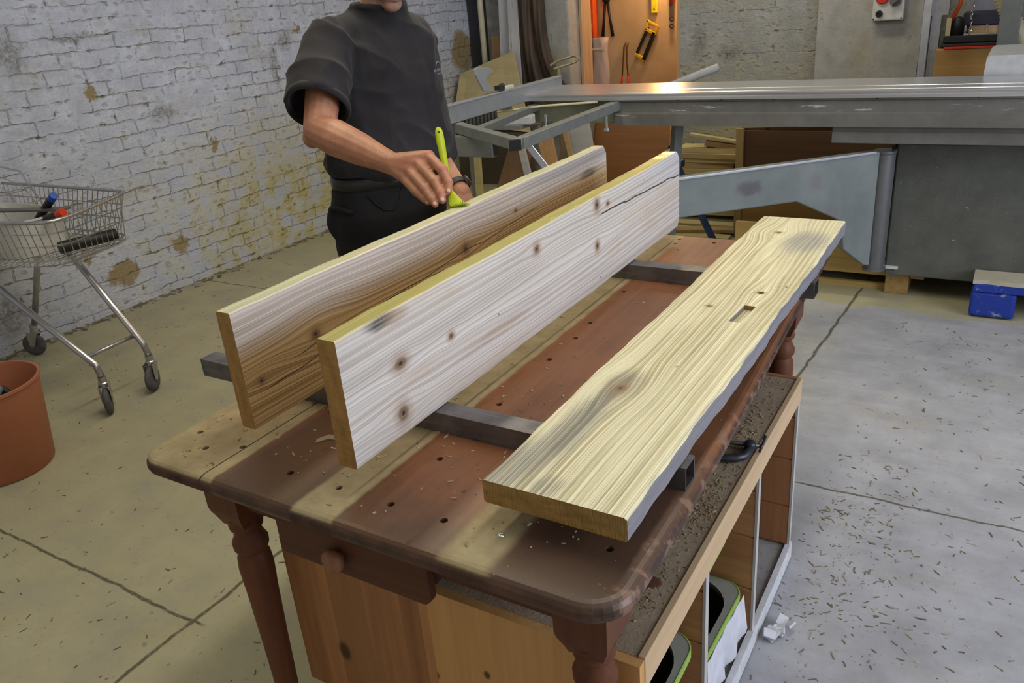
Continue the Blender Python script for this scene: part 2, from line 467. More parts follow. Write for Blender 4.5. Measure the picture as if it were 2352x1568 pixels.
# ---------------------------------------------------------------- timber of the scaffold boards
def mat_board(name, base, late, knots, stains=(), pith=(), endc=(.40, .22, .06), wet=0.0, bumpk=.5, freq=95.0, contrast=1.0, extra=None, edge=None, cracks=(), wander=.05):
    t = MT(name); p = t.obj(); x, y, z = t.sep(p)
    u = x
    for (ku, kv, lu, lv, am) in knots:
        du = t.ma('SUBTRACT', u, ku); dv = t.ma('SUBTRACT', y, kv)
        e = t.add(t.ma('POWER', t.mul(t.ma('ABSOLUTE', du), 1/lu), 2.0), t.ma('POWER', t.mul(t.ma('ABSOLUTE', dv), 1/lv), 2.0))
        g = t.ma('EXPONENT', t.mul(e, -1.0))
        u = t.ma('SUBTRACT', u, t.mul(t.mul(du, g), am))
    wand = t.noise(t.comb(t.mul(x, 4.0), t.mul(y, .9), 0.3), 1.0, 2, .4)
    uu = t.add(t.add(u, t.mul(wand, wander)), t.mul(t.noise(t.comb(t.mul(x, 30), t.mul(y, 7), z), 1, 2, .5), .0035))
    g1 = t.noise(t.comb(t.mul(uu, freq), t.mul(y, .35), t.mul(z, 30)), 1.0, 2, .45)
    g2 = t.noise(t.comb(t.mul(uu, freq*3.1), t.mul(y, 1.6), t.mul(z, 60)), 1.0, 3, .6)
    wv = t.ma('FRACT', t.mul(t.add(uu, t.mul(g1, .02)), freq*.95))
    ring = t.mul(t.mr(wv, .1, .85, 0, 1), t.mr(wv, 1.0, .9, 0, 1))
    ln = t.add(t.mul(t.ramp(g1, [(.32, 0), (.68, 1)]), .5), t.add(t.mul(ring, .32), t.mul(g2, .28)))
    m = t.mr(ln, .5-.3/contrast, .5+.42/contrast, 0, 1)
    c = t.mix(m, base, late)
    bigv = t.noise(t.comb(t.mul(x, 9), t.mul(y, 2.2), .7), 1.0, 4, .6)
    c = t.mix(t.mr(bigv, .35, .7, 0, .45), c, tuple(min(.86, k*1.12) for k in base))
    if extra: c = extra(t, c, x, y, z, m, bigv)
    pw = t.vadd(t.vadd(p, t.noise(t.mp(p, (60, 12, 60)), 1, 3, .6, col=True), .025), (-.0125, -.0125, -.0125))
    for (su, sv, ru, rv, col, k) in stains:
        c = t.mix(t.mul(t.blob(pw, (su, sv, .038), (ru, rv, .2), .55), t.mr(ln, .2, .7, k*.6, k)), c, col)
    dk = None
    for (ku, kv, ru, rv) in pith:
        d = t.blob(p, (ku, kv, .038), (ru, rv, .5), .35)
        c = t.mix(t.blob(p, (ku, kv, .038), (ru*1.9, rv*1.7, .5), .6), c, t.mix(.55, c, (.30, .17, .08)))
        c = t.mix(t.mul(d, .8), c, (.17, .10, .055))
        c = t.mix(t.blob(p, (ku, kv, .038), (ru*.35, rv*.35, .5), .4), c, (.05, .03, .02))
    for (cu, cv0, cv1, w, sl) in cracks:
        d = t.ma('ABSOLUTE', t.add(t.ma('SUBTRACT', t.ma('SUBTRACT', x, cu), t.mul(t.ma('SUBTRACT', y, cv0), sl)), t.mul(t.ma('SUBTRACT', t.noise(t.comb(0.0, t.mul(y, 6), 0.0), 1, 2, .5), .5), .022)))
        k = t.mul(t.mr(d, w, w*.4), t.mul(t.mr(y, cv0-.02, cv0+.02), t.mr(y, cv1+.02, cv1-.02)))
        c = t.mix(k, c, (.055, .04, .03)); dk = k if dk is None else t.ma('MAXIMUM', dk, k)
    # small nail marks and specks
    sp = t.mr(t.voro(t.mp(p, (1.0, .6, 1)), 26), .085, .04); sp = t.mul(sp, t.mr(t.noise(p, 7, 3, .6), .48, .6))
    c = t.mix(t.mul(sp, .8), c, (.12, .08, .05))
    # sawn ends and edges by their direction in the board's own frame
    geo = t.N.new('ShaderNodeTexCoord').outputs['Normal']; nx, ny, nz = t.sep(geo)
    end = t.mr(t.ma('ABSOLUTE', ny), .6, .85)
    er = t.noise(t.mp(p, (22, 20, 75)), 1.0, 4, .65)
    c = t.mix(end, c, t.mix(t.ramp(er, [(.3, 0), (.7, 1)]), tuple(k*.6 for k in endc), endc))
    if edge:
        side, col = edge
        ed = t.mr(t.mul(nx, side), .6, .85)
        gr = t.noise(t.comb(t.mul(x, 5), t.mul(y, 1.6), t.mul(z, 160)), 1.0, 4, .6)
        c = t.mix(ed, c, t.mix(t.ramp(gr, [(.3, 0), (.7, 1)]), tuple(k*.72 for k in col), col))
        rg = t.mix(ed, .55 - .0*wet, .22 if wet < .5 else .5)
    h = t.add(t.mul(ln, -1.0), t.mul(g2, .25))
    if dk is not None: h = t.add(h, t.mul(dk, -2.0))
    t.bump(h, bumpk, .0035)
    r = .5 if wet < .5 else t.mr(ln, .2, .8, .30, .5)
    if edge and wet < .5:
        r = rg
    return t.fin(c, r, 0, .45)

def scaffold_board(name, mat, w, l, th, wob=.0015, corner=.0, seed=1, right_wane=0.0):
    """flat board in its own frame: x across, y along, z thickness"""
    rnd = random.Random(seed); b = B(); n = 90
    ph = [rnd.uniform(0, 6.28) for _ in range(6)]
    rings = []
    for i in range(n+1):
        y = -l/2 + l*i/n
        e = wob*(sin(9*y+ph[0])+.6*sin(31*y+ph[1])+.4*sin(83*y+ph[2]))
        e2 = wob*(sin(11*y+ph[3])+.6*sin(27*y+ph[4])+.5*sin(71*y+ph[5]))
        wn = right_wane*(.5+.5*sin(13*y+ph[1])*sin(41*y))
        k = 0
        d = min(y+l/2, l/2-y)
        if corner and y > 0 and d < corner: k = corner*(1-sqrt(max(0, 1-(1-d/corner)**2)))
        x0, x1 = -w/2+e+k, w/2+e2-k
        c = .0025
        rings.append([(x0+c, y, 0), (x1-c-wn*.3, y, 0), (x1, y, c), (x1-wn*.1, y, th-c-wn*.4), (x1-c-wn, y, th), (x0+c, y, th), (x0, y, th-c), (x0, y, c)])
    b.ring_loft(rings)
    bm = b.bm; bmesh.ops.recalc_face_normals(bm, faces=bm.faces)
    me = bpy.data.meshes.new(name); bm.to_mesh(me); bm.free()
    me.materials.append(mat)
    return link(bpy.data.objects.new(name, me))

PALE = (.62, .58, .54)
M_BD3 = mat_board('wet_weathered_pine', (.77, .715, .49), (.33, .27, .12),
    [(-.047, -.401, .05, .09, .75), (-.03, .589, .06, .07, .8), (.049, .128, .03, .06, .6), (-.006, .399, .025, .05, .6), (.02, .27, .03, .12, .6)],
    stains=[(-.06, -.54, .028, .14, (.16, .15, .13), .9), (-.045, -.39, .03, .06, (.17, .14, .10), .8), (-.09, -.70, .03, .09, (.19, .18, .16), .9), (.055, .52, .05, .09, (.27, .265, .255), .85), (-.02, -.72, .02, .03, (.2, .19, .16), .6)],
    pith=[(-.047, -.401, .009, .012), (-.03, .589, .008, .008), (.049, .128, .007, .006), (-.029, .018, .006, .005)],
    wet=1.0, bumpk=.7, wander=.034, freq=190, contrast=1.0, endc=(.40, .24, .065), edge=(1, (.26, .25, .27)))
def ex2(t, c, x, y, z, m, bv):
    # silvered end and rosy streaks
    c = t.mix(t.mr(t.add(y, t.mul(x, -1.2)), .42, .80, 0, .6), c, t.mix(m, (.55, .57, .62), (.36, .37, .40)))
    return t.mix(t.mr(bv, .52, .66, 0, .5), c, t.mix(m, (.60, .49, .38), (.42, .30, .21)))
M_BD2 = mat_board('pale_weathered_pine', (.66, .62, .585), (.40, .345, .30),
    [(-.016, -.593, .02, .05, .8), (.072, -.604, .025, .06, .8), (-.072, -.12, .02, .05, .8), (-.09, .174, .02, .06, .8), (.007, .168, .02, .05, .8), (-.007, -.447, .014, .03, .7), (.0, -.05, .05, .30, .55)],
    stains=[(-.105, -.628, .012, .035, (.06, .055, .05), .95), (-.10, -.59, .014, .03, (.35, .23, .14), .7), (.045, -.3, .012, .12, (.42, .31, .22), .6)],
    pith=[(-.016, -.593, .010, .015), (.072, -.604, .013, .013), (-.072, -.12, .009, .011), (-.092, .174, .013, .012), (.007, .168, .010, .010), (-.007, -.447, .006, .008), (-.08, .235, .005, .008)],
    bumpk=.4, freq=120, wander=.03, contrast=.62, extra=ex2, endc=(.46, .25, .065), edge=(-1, (.54, .48, .17)), cracks=[(-.064, .19, .76, .0026, .036)])
def ex1(t, c, x, y, z, m, bv):
    low = t.mr(t.add(x, t.mul(bv, .06)), -.045, .015)
    return t.mix(t.mul(low, .92), c, t.mix(m, (.56, .36, .14), (.27, .145, .045)))
M_BD1 = mat_board('honey_pine', (.64, .57, .53), (.42, .34, .26),
    [(-.016, -.054, .035, .09, .85), (-.006, -.55, .05, .10, .75), (.028, -.70, .02, .04, .7), (-.05, .60, .02, .06, .7), (.04, .25, .05, .25, .6)],
    stains=[(-.095, .55, .02, .3, (.30, .29, .30), .7), (-.05, .62, .012, .05, (.1, .08, .07), .8)],
    pith=[(-.016, -.054, .012, .014), (-.002, -.57, .010, .012), (.03, -.715, .007, .008), (-.047, .187, .004, .008)],
    bumpk=.4, freq=115, wander=.04, contrast=.75, extra=ex1, endc=(.44, .24, .06), edge=(-1, (.70, .67, .42)), cracks=[(.02, -.62, .3, .0014, -.05), (.05, -.7, -.2, .0014, -.06)])

o = scaffold_board('scaffold_board', M_BD3, .226, 1.482, .038, .0016, .0, 3, .004)
o.location = (-.471, 1.54, .8255); o.rotation_euler = (0, 0, radians(-.25))
tag(o, 'yellow oiled scaffold board lying flat on the steel tubes, with a slot cut in it', 'board', 'scaffold boards on the table')
# slot and bolt holes in the oiled board
cb = B()
cb.bar((-.427, 1.49, .866), (-.421, 1.585, .866), .024, .026)
cb.lathe((-.4215, 1.668, .85), [(.0075, 0), (.0075, .03)], 16); cb.lathe((-.447, 1.575+.0, .85), [(.0001, 0), (.0001, .001)], 4)
cut(o, cb)
o = scaffold_board('scaffold_board', M_BD2, .224, 1.462, .038, .0008, .02, 5)
o.location = (-.856, 1.517, .9385); o.rotation_euler = (0, radians(90), 0)
tag(o, 'whitish scaffold board on edge, middle of the three, split at its far end', 'board', 'scaffold boards on the table')
o = scaffold_board('scaffold_board', M_BD1, .224, 1.50, .034, .0008, .022, 9)
o.location = (-1.115, 1.565, .9385); o.rotation_euler = (0, radians(90), 0)
tag(o, 'honey and white scaffold board standing on edge under the lime brush', 'board', 'scaffold boards on the table')

# ---------------------------------------------------------------- steel box tubes under the boards
t = MT('mill_scale_steel'); p = t.obj(); n = t.noise(p, 14, 5, .65); n2 = t.noise(t.mp(p, (4, 90, 90)), 1, 3, .6)
c = t.mix(t.ramp(n, [(.3, 0), (.7, 1)]), (.085, .08, .082), (.20, .19, .195)); c = t.mix(t.mr(n2, .5, .75, 0, .35), c, (.33, .32, .32))
M_STEEL_DARK = t.fin(c, .42, .65, .5)
def box_tube(y0, y1, x0, x1, label):
    b = B(); z0, z1 = .7855, .8255; k = .003
    rings = []
    for (x, d) in ((x0+.18, k), (x0, k), (x0, 0), (x1, 0), (x1, k), (x1-.18, k)):
        rings.append([(x, y0+d, z0+d), (x, y1-d, z0+d), (x, y1-d, z1-d), (x, y0+d, z1-d)])
    b.ring_loft(rings, caps=True)
    o = b.build('steel_box_tube', M_STEEL_DARK)
    return tag(o, label, 'steel tube', 'steel tubes across the table')
box_tube(.997, 1.039, -1.455, -.352, 'dark steel box tube across the near end of the table under the boards')
box_tube(1.868, 1.912, -1.40, -.348, 'dark steel box tube across the far half of the table under the boards')

# ---------------------------------------------------------------- the pine table
def mat_tabletop():
    t = MT('worn_tabletop'); p = t.pos(); x, y, z = t.sep(p)
    n = t.noise(p, 6, 5, .65); n2 = t.noise(t.mp(p, (60, 3, 60)), 1, 4, .6); n3 = t.noise(p, 70, 4, .7)
    c = t.mix(t.ramp(n2, [(.3, 0), (.7, 1)]), (.155, .062, .028), (.24, .10, .047))
    c = t.mix(t.mr(n, .35, .7, 0, .65), c, (.28, .115, .05))
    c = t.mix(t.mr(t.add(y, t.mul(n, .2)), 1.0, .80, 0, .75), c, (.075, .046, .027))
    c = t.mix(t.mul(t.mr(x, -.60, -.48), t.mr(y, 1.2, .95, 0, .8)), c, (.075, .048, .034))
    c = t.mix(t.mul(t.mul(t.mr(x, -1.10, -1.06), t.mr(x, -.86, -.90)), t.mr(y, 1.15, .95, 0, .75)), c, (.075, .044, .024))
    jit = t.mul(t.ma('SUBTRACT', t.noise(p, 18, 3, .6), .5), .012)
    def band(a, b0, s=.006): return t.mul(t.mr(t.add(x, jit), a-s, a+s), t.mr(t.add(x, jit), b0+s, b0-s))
    yellow_mask = t.ma('MAXIMUM', band(-9, -1.088, .004), t.ma('MAXIMUM', band(-.897, -.812, .005), band(-.612, -.528, .010)))  # pale yellowish bands running lengthwise along the top
    yellow_mask = t.mul(yellow_mask, t.mr(n, .25, .55, .7, 1))
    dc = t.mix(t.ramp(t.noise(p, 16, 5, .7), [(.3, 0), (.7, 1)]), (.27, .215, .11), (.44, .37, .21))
    c = t.mix(t.mul(yellow_mask, .85), c, dc)
    # joint between the two planks and scattered flecks
    jd = t.ma('ABSOLUTE', t.ma('SUBTRACT', x, -1.115)); c = t.mix(t.mul(t.mr(jd, .0022, .001), t.mr(y, 1.3, 1.1)), c, (.04, .025, .015))
    c = t.mix(t.mr(n3, .68, .74, 0, .75), c, (.46, .37, .22))
    c = t.mix(t.mr(t.noise(p, 40, 3, .7), .66, .72, 0, .8), c, (.05, .03, .02))
    # blackened, hand-worn moulding
    side = t.mr(z, .7835, .776)
    c = t.mix(side, c, t.mix(t.ramp(t.noise(p, 13, 5, .7), [(.35, 0), (.68, 1)]), (.032, .018, .012), (.115, .052, .030)))
    rw = t.mul(t.mr(x, -.37, -.352), t.mr(t.noise(p, 26, 4, .7), .5, .62)); c = t.mix(t.mul(rw, .8), c, (.22, .125, .085))
    t.bump(t.add(t.mul(n2, .4), t.mul(n3, .5)), .3, .002)
    return t.fin(c, t.mix(yellow_mask, .42, .8), 0, .4)
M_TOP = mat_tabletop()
M_PINE_RED = wood('stained_pine', (.085, .030, .014), (.155, .058, .027), 2, 1.0, .5, spec=.2)
M_PINE_REDX = wood('stained_pine_rail', (.062, .024, .013), (.125, .05, .025), 0, 1.0, .5, spec=.2)
table = thing('workbench_table', 'worn red-brown pine table with turned legs and a drawer, carrying the boards', 'table', (-.82, 1.5, 0))
# rounded outline; right edge draws in towards the far end
def outline(d):
    pts = []
    def arc(cx, cy, r, a0, a1, n=7):
        for i in range(n+1):
            a = radians(a0+(a1-a0)*i/n); pts.append((cx+(r-d)*cos(a), cy+(r-d)*sin(a)))
    arc(-1.295+.055, .700+.055, .055, 180, 270)
    arc(-.333-.065, .700+.065, .065, 270, 358)
    for yy, xx in ((.95, -.3345), (1.13, -.340), (1.35, -.349), (1.55, -.359), (1.8, -.371), (2.0, -.379)): pts.append((xx-d, yy))
    arc(-.385-.05, 2.297-.05, .05, 5, 90)
    arc(-1.295+.05, 2.297-.05, .05, 90, 180)
    return pts
b = B()
b.ring_loft([[(x, y, z) for x, y in outline(d)] for d, z in ((.030, .7545), (.012, .7545), (.003, .758), (0, .766), (.001, .774), (.005, .7805), (.010, .784), (.017, .7855), (.05, .7855))])
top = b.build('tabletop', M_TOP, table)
HOLES = [(-1.246, .815), (-1.186, .778), (-1.122, .809), (-.973, .781), (-.863, .781), (-.760, .922), (-.753, .780), (-.651, .780), (-.399, .823), (-.769, 1.13),
         (-.776, 1.345), (-.775, 1.466), (-.783, 1.558), (-.794, 1.776), (-.888, 1.549), (-.814, 2.2), (-.817, 2.246), (-.708, 2.239)]
cb = B()
for hx, hy in HOLES: cb.lathe((hx, hy, .735), [(.0062, 0), (.0062, .09)], 14)
cut(top, cb)
LEG = [(.018, 0), (.0215, .13), (.0265, .33), (.0305, .45), (.0340, .515), (.0320, .540), (.0275, .552), (.034, .563), (.0345, .576), (.0285, .588), (.0262, .597), (.0262, .603), (.0315, .609), (.0330, .617), (.0300, .625), (.033, .634)]
def table_leg(cx, cy):
    b = B(); b.lathe((cx, cy, 0), LEG, 28)
    h = .042; zs = .632
    b.ring_loft([[(cx+sx*w, cy+sy*w, z) for sx, sy in ((-1,-1),(1,-1),(1,1),(-1,1))] for w, z in ((.028, zs-.010), (h-.010, zs+.002), (h-.002, zs+.022), (h, zs+.032), (h, .7545))])
    return b.build('leg', M_PINE_RED, table, smooth=True, auto=40)
for cx, cy in ((-1.158, .802), (-.420, .802), (-.452, 2.03), (-1.158, 2.19)): table_leg(cx, cy)
B().box(-1.118, -.461, .775, .797, .675, .7545).build('apron', M_PINE_REDX, table)
B().box(-1.118, -.50, 2.14, 2.16, .66, .7545).build('apron', M_PINE_REDX, table)
b = B(); b.bar((-.408, .84, .708), (-.442, 1.99, .708), .022, .093); b.build('apron', wood('stained_pine_side', (.11, .045, .022), (.2, .08, .04), 1), table)
b = B(); b.box(-1.165, -1.143, .845, 2.15, .66, .7545); b.build('apron', bpy.data.materials['stained_pine_side'], table)
# drawer front with its lower right corner worn round
poly = [(-1.012, .705), (-1.012, .632), (-1.006, .626)]
for i in range(6): a = radians(-90+90*i/5); poly.append((-.700+.018*cos(a), .624+.020+.018*sin(a)-.002))
poly += [(-.682, .705)]
b = B(); b.extrude([(x, .758, z) for x, z in poly], (0, .017, 0))
b.box(-.995, -.70, .797, 1.15, .632, .70)
dr = b.build('drawer', M_PINE_REDX, table, bevel=.002)
B().lathe((-.868, .760, .664), [(.010, 0), (.010, .006), (.020, .012), (.0225, .018), (.020, .025), (.010, .029), (.001, .030)], 24, (0, -1, 0)).build('knob', wood('knob_wood', (.17, .07, .035), (.36, .18, .10), 2), dr, smooth=True)

# screw head and wood shavings on the top
s = B().lathe((-.553, .785, .7856), [(.0050, 0), (.0052, .0012), (.004, .0022), (.001, .0026)], 16)
o = s.build('screw', plain('bright_zinc', (.75, .76, .78), .25, .9), smooth=True); tag(o, 'small shiny screw lying on the near end of the tabletop', 'screw')

def flecks(name, n, region, zf, label, cat, cols, lmin=.003, lmax=.02, wmax=.003, seed=1, mat=None):
    rnd = random.Random(seed); b = B()
    i = 0
    while i < n:
        p = region(rnd)
        if p is None: continue
        i += 1
        x, y = p; z = zf(x, y)
        L = lmin+(lmax-lmin)*rnd.random()**3; w = min(wmax, L*rnd.uniform(.12, .5)); a = rnd.uniform(0, pi)
        h = rnd.uniform(.0006, .0022)
        c, s_ = cos(a), sin(a)
        bend = rnd.uniform(-.1, .1)*L
        P = []
        for k in range(3):
            tt = (k-1)*L/2; off = bend*(1-(k-1)**2)
            P.append((x+c*tt-s_*off, y+s_*tt+c*off))
        for k in range(2):
            (ax, ay), (bx, by) = P[k], P[k+1]
            zt = z+h+(abs(bend)*.5 if True else 0)*(k if rnd.random() < .5 else 1-k)
            v = [b.bm.verts.new(q) for q in ((ax+s_*w, ay-c*w, z+.0002), (bx+s_*w, by-c*w, z+.0002), (bx-s_*w, by+c*w, z+.0002), (ax-s_*w, ay+c*w, z+.0002),
                                                (ax+s_*w*.7, ay-c*w*.7, zt), (bx+s_*w*.7, by-c*w*.7, zt), (bx-s_*w*.7, by+c*w*.7, zt), (ax-s_*w*.7, ay+c*w*.7, zt))]
            for q in ((4,5,6,7),(0,1,5,4),(1,2,6,5),(2,3,7,6),(3,0,4,7)): b.face([v[j] for j in q])
    if mat is None:
        t = MT(name+'_mat'); p = t.pos(); nn = t.N.new('ShaderNodeNewGeometry').outputs['Random Per Island']
        mat = t.fin(t.ramp(nn, [(0, cols[0]), (.5, cols[1]), (1, cols[2])]), .8)
    o = b.build(name, mat)
    return tag(o, label, cat, kind='stuff')
def top_region(r):
    x, y = r.uniform(-1.27, -.37), r.uniform(.73, 2.27)
    if r.random() < .5: y = .73+.5*r.random()
    return x, y
flecks('wood_flecks', 420, top_region, lambda x, y: .7856, 'fine pale wood flecks and chips scattered over the tabletop', 'wood chips', ((.42, .33, .18), (.30, .22, .11), (.55, .46, .30)), .002, .012, .0016, 3)
# one long curled shaving
b = B(); pth = [(-1.002+.02*k-.006*sin(k*1.1), .875+.018*sin(k*.9)+.004*k, .790+.003*sin(k*1.7)) for k in range(7)]
for k in range(6):
    p, q = Vector(pth[k]), Vector(pth[k+1]); w = Vector((0, .002, .003))
    b.hexa([p-w, q-w, q-w+Vector((0,.0005,0)), p-w+Vector((0,.0005,0)), p+w, q+w, q+w+Vector((0,.0005,0)), p+w+Vector((0,.0005,0))])
o = b.build('wood_shaving', plain('shaving_wood', (.42, .33, .2), .7)); tag(o, 'curled wood shaving on the tabletop left of the middle board', 'shaving')

# ---------------------------------------------------------------- low cabinet under the table
M_PAN_RED = wood('cedar_red', (.32, .135, .055), (.50, .24, .11), 2, .8, .55, bands=11)
M_PAN_TAN = wood('pine_tan', (.30, .155, .062), (.43, .25, .105), 2, .9, .55, bands=7,
                 knots=[((.0, 0, 0), (.0001, .0001, .0001))])
M_PAN_NEAR_A = wood('pine_boards_dark', (.30, .125, .045), (.52, .25, .10), 2, .8, .5, bands=22, knots=[((-.252, -.53, .32), (.014, .3, .022)), ((-.10, -.53, .21), (.012, .3, .012))])
M_PAN_NEAR_B = wood('pine_boards_honey', (.50, .26, .085), (.64, .36, .135), 2, .9, .5, knots=[((-.018, -.53, .368), (.007, .3, .010)), ((.101, -.53, .418), (.007, .3, .009)), ((.18, -.53, .30), (.007, .3, .009))])
M_EDGE = wood('planed_edge', (.50, .34, .19), (.62, .45, .27), 1, .9, .55)
M_PANEL_IN = wood('panel_tongue', (.36, .17, .065), (.54, .30, .13), 0, .9, .55)
M_WHITE_ED = plain('white_edging', (.48, .46, .44), .5, 0, .06)
def dusty_top():
    t = MT('dusty_cabinet_top'); p = t.pos(); n = t.noise(p, 9, 5, .7); n2 = t.noise(p, 60, 4, .75)
    c = t.mix(t.ramp(n, [(.3, 0), (.7, 1)]), (.25, .185, .125), (.38, .295, .20)); c = t.mix(t.mr(n2, .55, .7, 0, .6), c, (.33, .25, .145))
    t.bump(t.add(n, t.mul(n2, .8)), .6, .004); return t.fin(c, .9, 0, .2)
M_DUSTTOP = dusty_top()
cab = thing('low_cabinet', 'low open-sided pine cabinet under the table with a sawdust-covered top', 'cabinet', (-.75, 1.38, 0))
CX0, CX1, CY0, CY1, CT = -1.135, -.368, .868, 1.905, .556
b = B(); b.box(CX0, CX1-.012, CY0, CY1-.012, CT-.022, CT); b.build('top', M_DUSTTOP, cab)
b = B(); b.box(CX1-.012, CX1, CY0, CY1, CT-.062, CT+.003); b.build('edge_strip', M_EDGE, cab, bevel=.001)
b = B(); b.box(CX0, CX1-.012, CY1-.012, CY1, CT-.022, CT+.003); b.build('edge_strip', M_PAN_RED, cab)
B().box(CX0, -.775, CY0-.018, CY0, .185, CT-.001).build('end_panel', M_PAN_NEAR_A, cab)
B().box(-.775, CX1-.002, CY0-.018, CY0, .12, CT-.001).build('end_panel', M_PAN_NEAR_B, cab)
def divider(y, mat, x1):
    root = None
    b = B()
    zs = [.052, .178, .325, .452, CT-.022]
    for i in range(4):
        b.box(-1.10, x1, y, y+.016, zs[i]+.002, zs[i+1]-.002)
    b.box(-1.10, x1, y+.003, y+.013, .052, CT-.022)
    d = b.build('divider', mat, cab, bevel=.0015)
    B().box(x1, x1+.006, y-.001, y+.017, .052, CT-.024).build('edging', M_WHITE_ED, d)
divider(1.887, M_PAN_RED, -.376)
divider(1.525, M_PANEL_IN, -.376)
divider(1.165, M_PANEL_IN, -.376)
t = MT('dusty_shelf'); p = t.pos(); n = t.noise(p, 11, 5, .7); n2 = t.noise(p, 70, 4, .7)
M_DUSTSHELF = t.fin(t.mix(t.mr(n2, .5, .7, 0, .5), t.mix(n, (.24, .225, .21), (.36, .345, .33)), (.14, .11, .08)), .9)
B().box(CX0+.03, CX1-.012, CY0, CY1, .028, .048).build('bottom', M_DUSTSHELF, cab)
B().box(CX1-.012, CX1+.002, CY0, CY1, .004, .056).build('plinth', plain('chipped_white_paint', (.60, .60, .62), .6, 0, .15, 40), cab)
B().box(CX0+.03, CX0+.05, CY0+.05, CY1, .0, CT-.022).build('back_panel', wood('dark_back', (.07, .04, .025), (.11, .065, .04), 2), cab)
for yy in (CY0+.06, CY1-.1): B().box(CX0+.06, CX1-.05, yy, yy+.05, 0, .028).build('skid', M_EDGE, cab)

# round-holed green-edged boards leaning in the compartments
M_MDF = plain('grey_board', (.27, .27, .22), .7, 0, .1, 30)
M_GREEN = plain('green_edge', (.27, .42, .07), .5, 0, .1)
def green_tray(cx, cy, r, z, depth, label, bowl_r=.80, tilt=0.0):
    """grey tray with round corners, a green edge and a round dark bowl sunk in it"""
    th = thing('tray', label, 'tray', (cx, cy, z-depth-.001))
    rad = .045; out = []
    for sx, sy, a0 in ((1,-1,-90),(1,1,0),(-1,1,90),(-1,-1,180)):
        for i in range(8):
            a = radians(a0+90*i/7); out.append((sx*(r-rad)+rad*cos(a), sy*(r-rad)+rad*sin(a)))
    W = lambda p, d: Vector((cx+p[0], cy+p[1], z+d+p[1]*tilt))
    hole = []; hr, hk = r*.62, r*bowl_r
    for sx, sy, a0 in ((1,-1,-90),(1,1,0),(-1,1,90),(-1,-1,180)):
        for i in range(8):
            a = radians(a0+90*i/7); hole.append((sx*(hk-hr)+hr*cos(a), sy*(hk-hr)+hr*sin(a)))
    sc = lambda P, k: [(p[0]*k, p[1]*k) for p in P]
    b = B(); b.ring_loft([[W(p, 0) for p in hole], [W(p, 0) for p in out], [W(p, -.012) for p in out], [W(p, -.012) for p in hole]], closed=True)
    b.build('rim', M_MDF, th)
    b = B(); b.ring_loft([[W(p, .001) for p in sc(out, .998)], [W(p, .0) for p in sc(out, 1.014)], [W(p, -.016) for p in sc(out, 1.014)], [W(p, -.017) for p in sc(out, .998)]], closed=True)
    b.build('edging', M_GREEN, th)
    b = B(); b.ring_loft([[W(p, -.010) for p in sc(hole, 1.003)], [W(p, -depth*.6) for p in sc(hole, .93)], [W(p, -depth*.9) for p in sc(hole, .7)], [W(p, -depth*.9) for p in sc(hole, .01)], [W(p, -depth) for p in sc(hole, .01)], [W(p, -depth) for p in sc(hole, .72)], [W(p, -depth*.6) for p in sc(hole, .95)], [W(p, -.0115) for p in sc(hole, 1.02)]], caps=False)
    b.build('bowl', plain('dark_green_bowl', (.018, .022, .016), .45), th, smooth=True, auto=50)
    return th
green_tray(-.548, 1.350, .158, .214, .14, 'green-edged grey tray with a dark bowl in the middle bay of the low cabinet', .90, -.10)
green_tray(-.520, 1.012, .138, .350, .13, 'green-edged grey tray with a dark bowl in the bay nearest the front table leg', .90)
green_tray(-.510, 1.300, .112, .430, .05, 'small green-edged tray tucked right under the top in the middle cabinet bay', .84)
b = B(); b.box(-.64, -.40, .90, 1.12, .049, .2185); o = b.build('storage_box', plain('grey_tub', (.10, .10, .095), .6), bevel=.01); tag(o, 'dark grey box under the tray in the bay nearest the front table leg', 'box')
b = B(); b.box(-.62, -.43, 1.24, 1.46, .321, .3785); o = b.build('storage_box', plain('brown_carton', (.16, .11, .07), .7), bevel=.004); tag(o, 'brown carton between the two trays in the middle cabinet bay', 'box')
# white sack hanging over the front below the tray
b = B(); pts = []
for i in range(17):
    f_ = i/16; y = 1.235+.26*f_; w = .004*sin(f_*21)+.003*sin(f_*9)
    zt = .196-.10*(y-1.35)
    pts.append([(-.3865+w*.3, y, zt), (-.3845+w, y, .13), (-.382+w*1.5, y+.004, .075+.01*sin(f_*8)), (-.384+w*1.5, y+.004, .073+.01*sin(f_*8)), (-.3865+w, y, .13), (-.3880+w*.3, y, zt)])
b.ring_loft(pts); o = b.build('white_sack', plain('white_sack_cloth', (.60, .60, .66), .8), smooth=True, auto=60); tag(o, 'white sacking hanging below the tray in the middle cabinet bay', 'sack')
# sawdust on the cabinet top
def cab_region(r):
    x = r.uniform(-.60, CX1-.014); y = r.uniform(CY0+.02, CY1-.02)
    k = r.random()
    if k < .35: y = r.gauss(1.55, .10); x = r.gauss(-.45, .035)
    elif k < .55: y = r.gauss(1.28, .06); x = r.gauss(-.43, .03)
    elif k < .65: y = r.gauss(1.03, .04); x = r.gauss(-.44, .03)
    if not (-.62 < x < CX1-.016 and CY0+.01 < y < CY1-.02): return None
    return x, y
def cz(x, y): return CT + .006*exp(-((y-1.56)/.09)**2-((x+.45)/.035)**2)*random.random()
flecks('sawdust', 1500, cab_region, cz, 'coarse sawdust strewn on top of the low cabinet', 'sawdust', ((.35, .24, .12), (.24, .16, .08), (.46, .36, .20)), .002, .010, .002, 11)
b = B(); b.ellipsoid((-.432, 1.035, CT+.001), (.026, .016, .003)); o = b.build('bark_chip', plain('bark', (.10, .035, .02), .8), smooth=True); tag(o, 'reddish brown bark chip on the near end of the low cabinet top', 'wood chip')

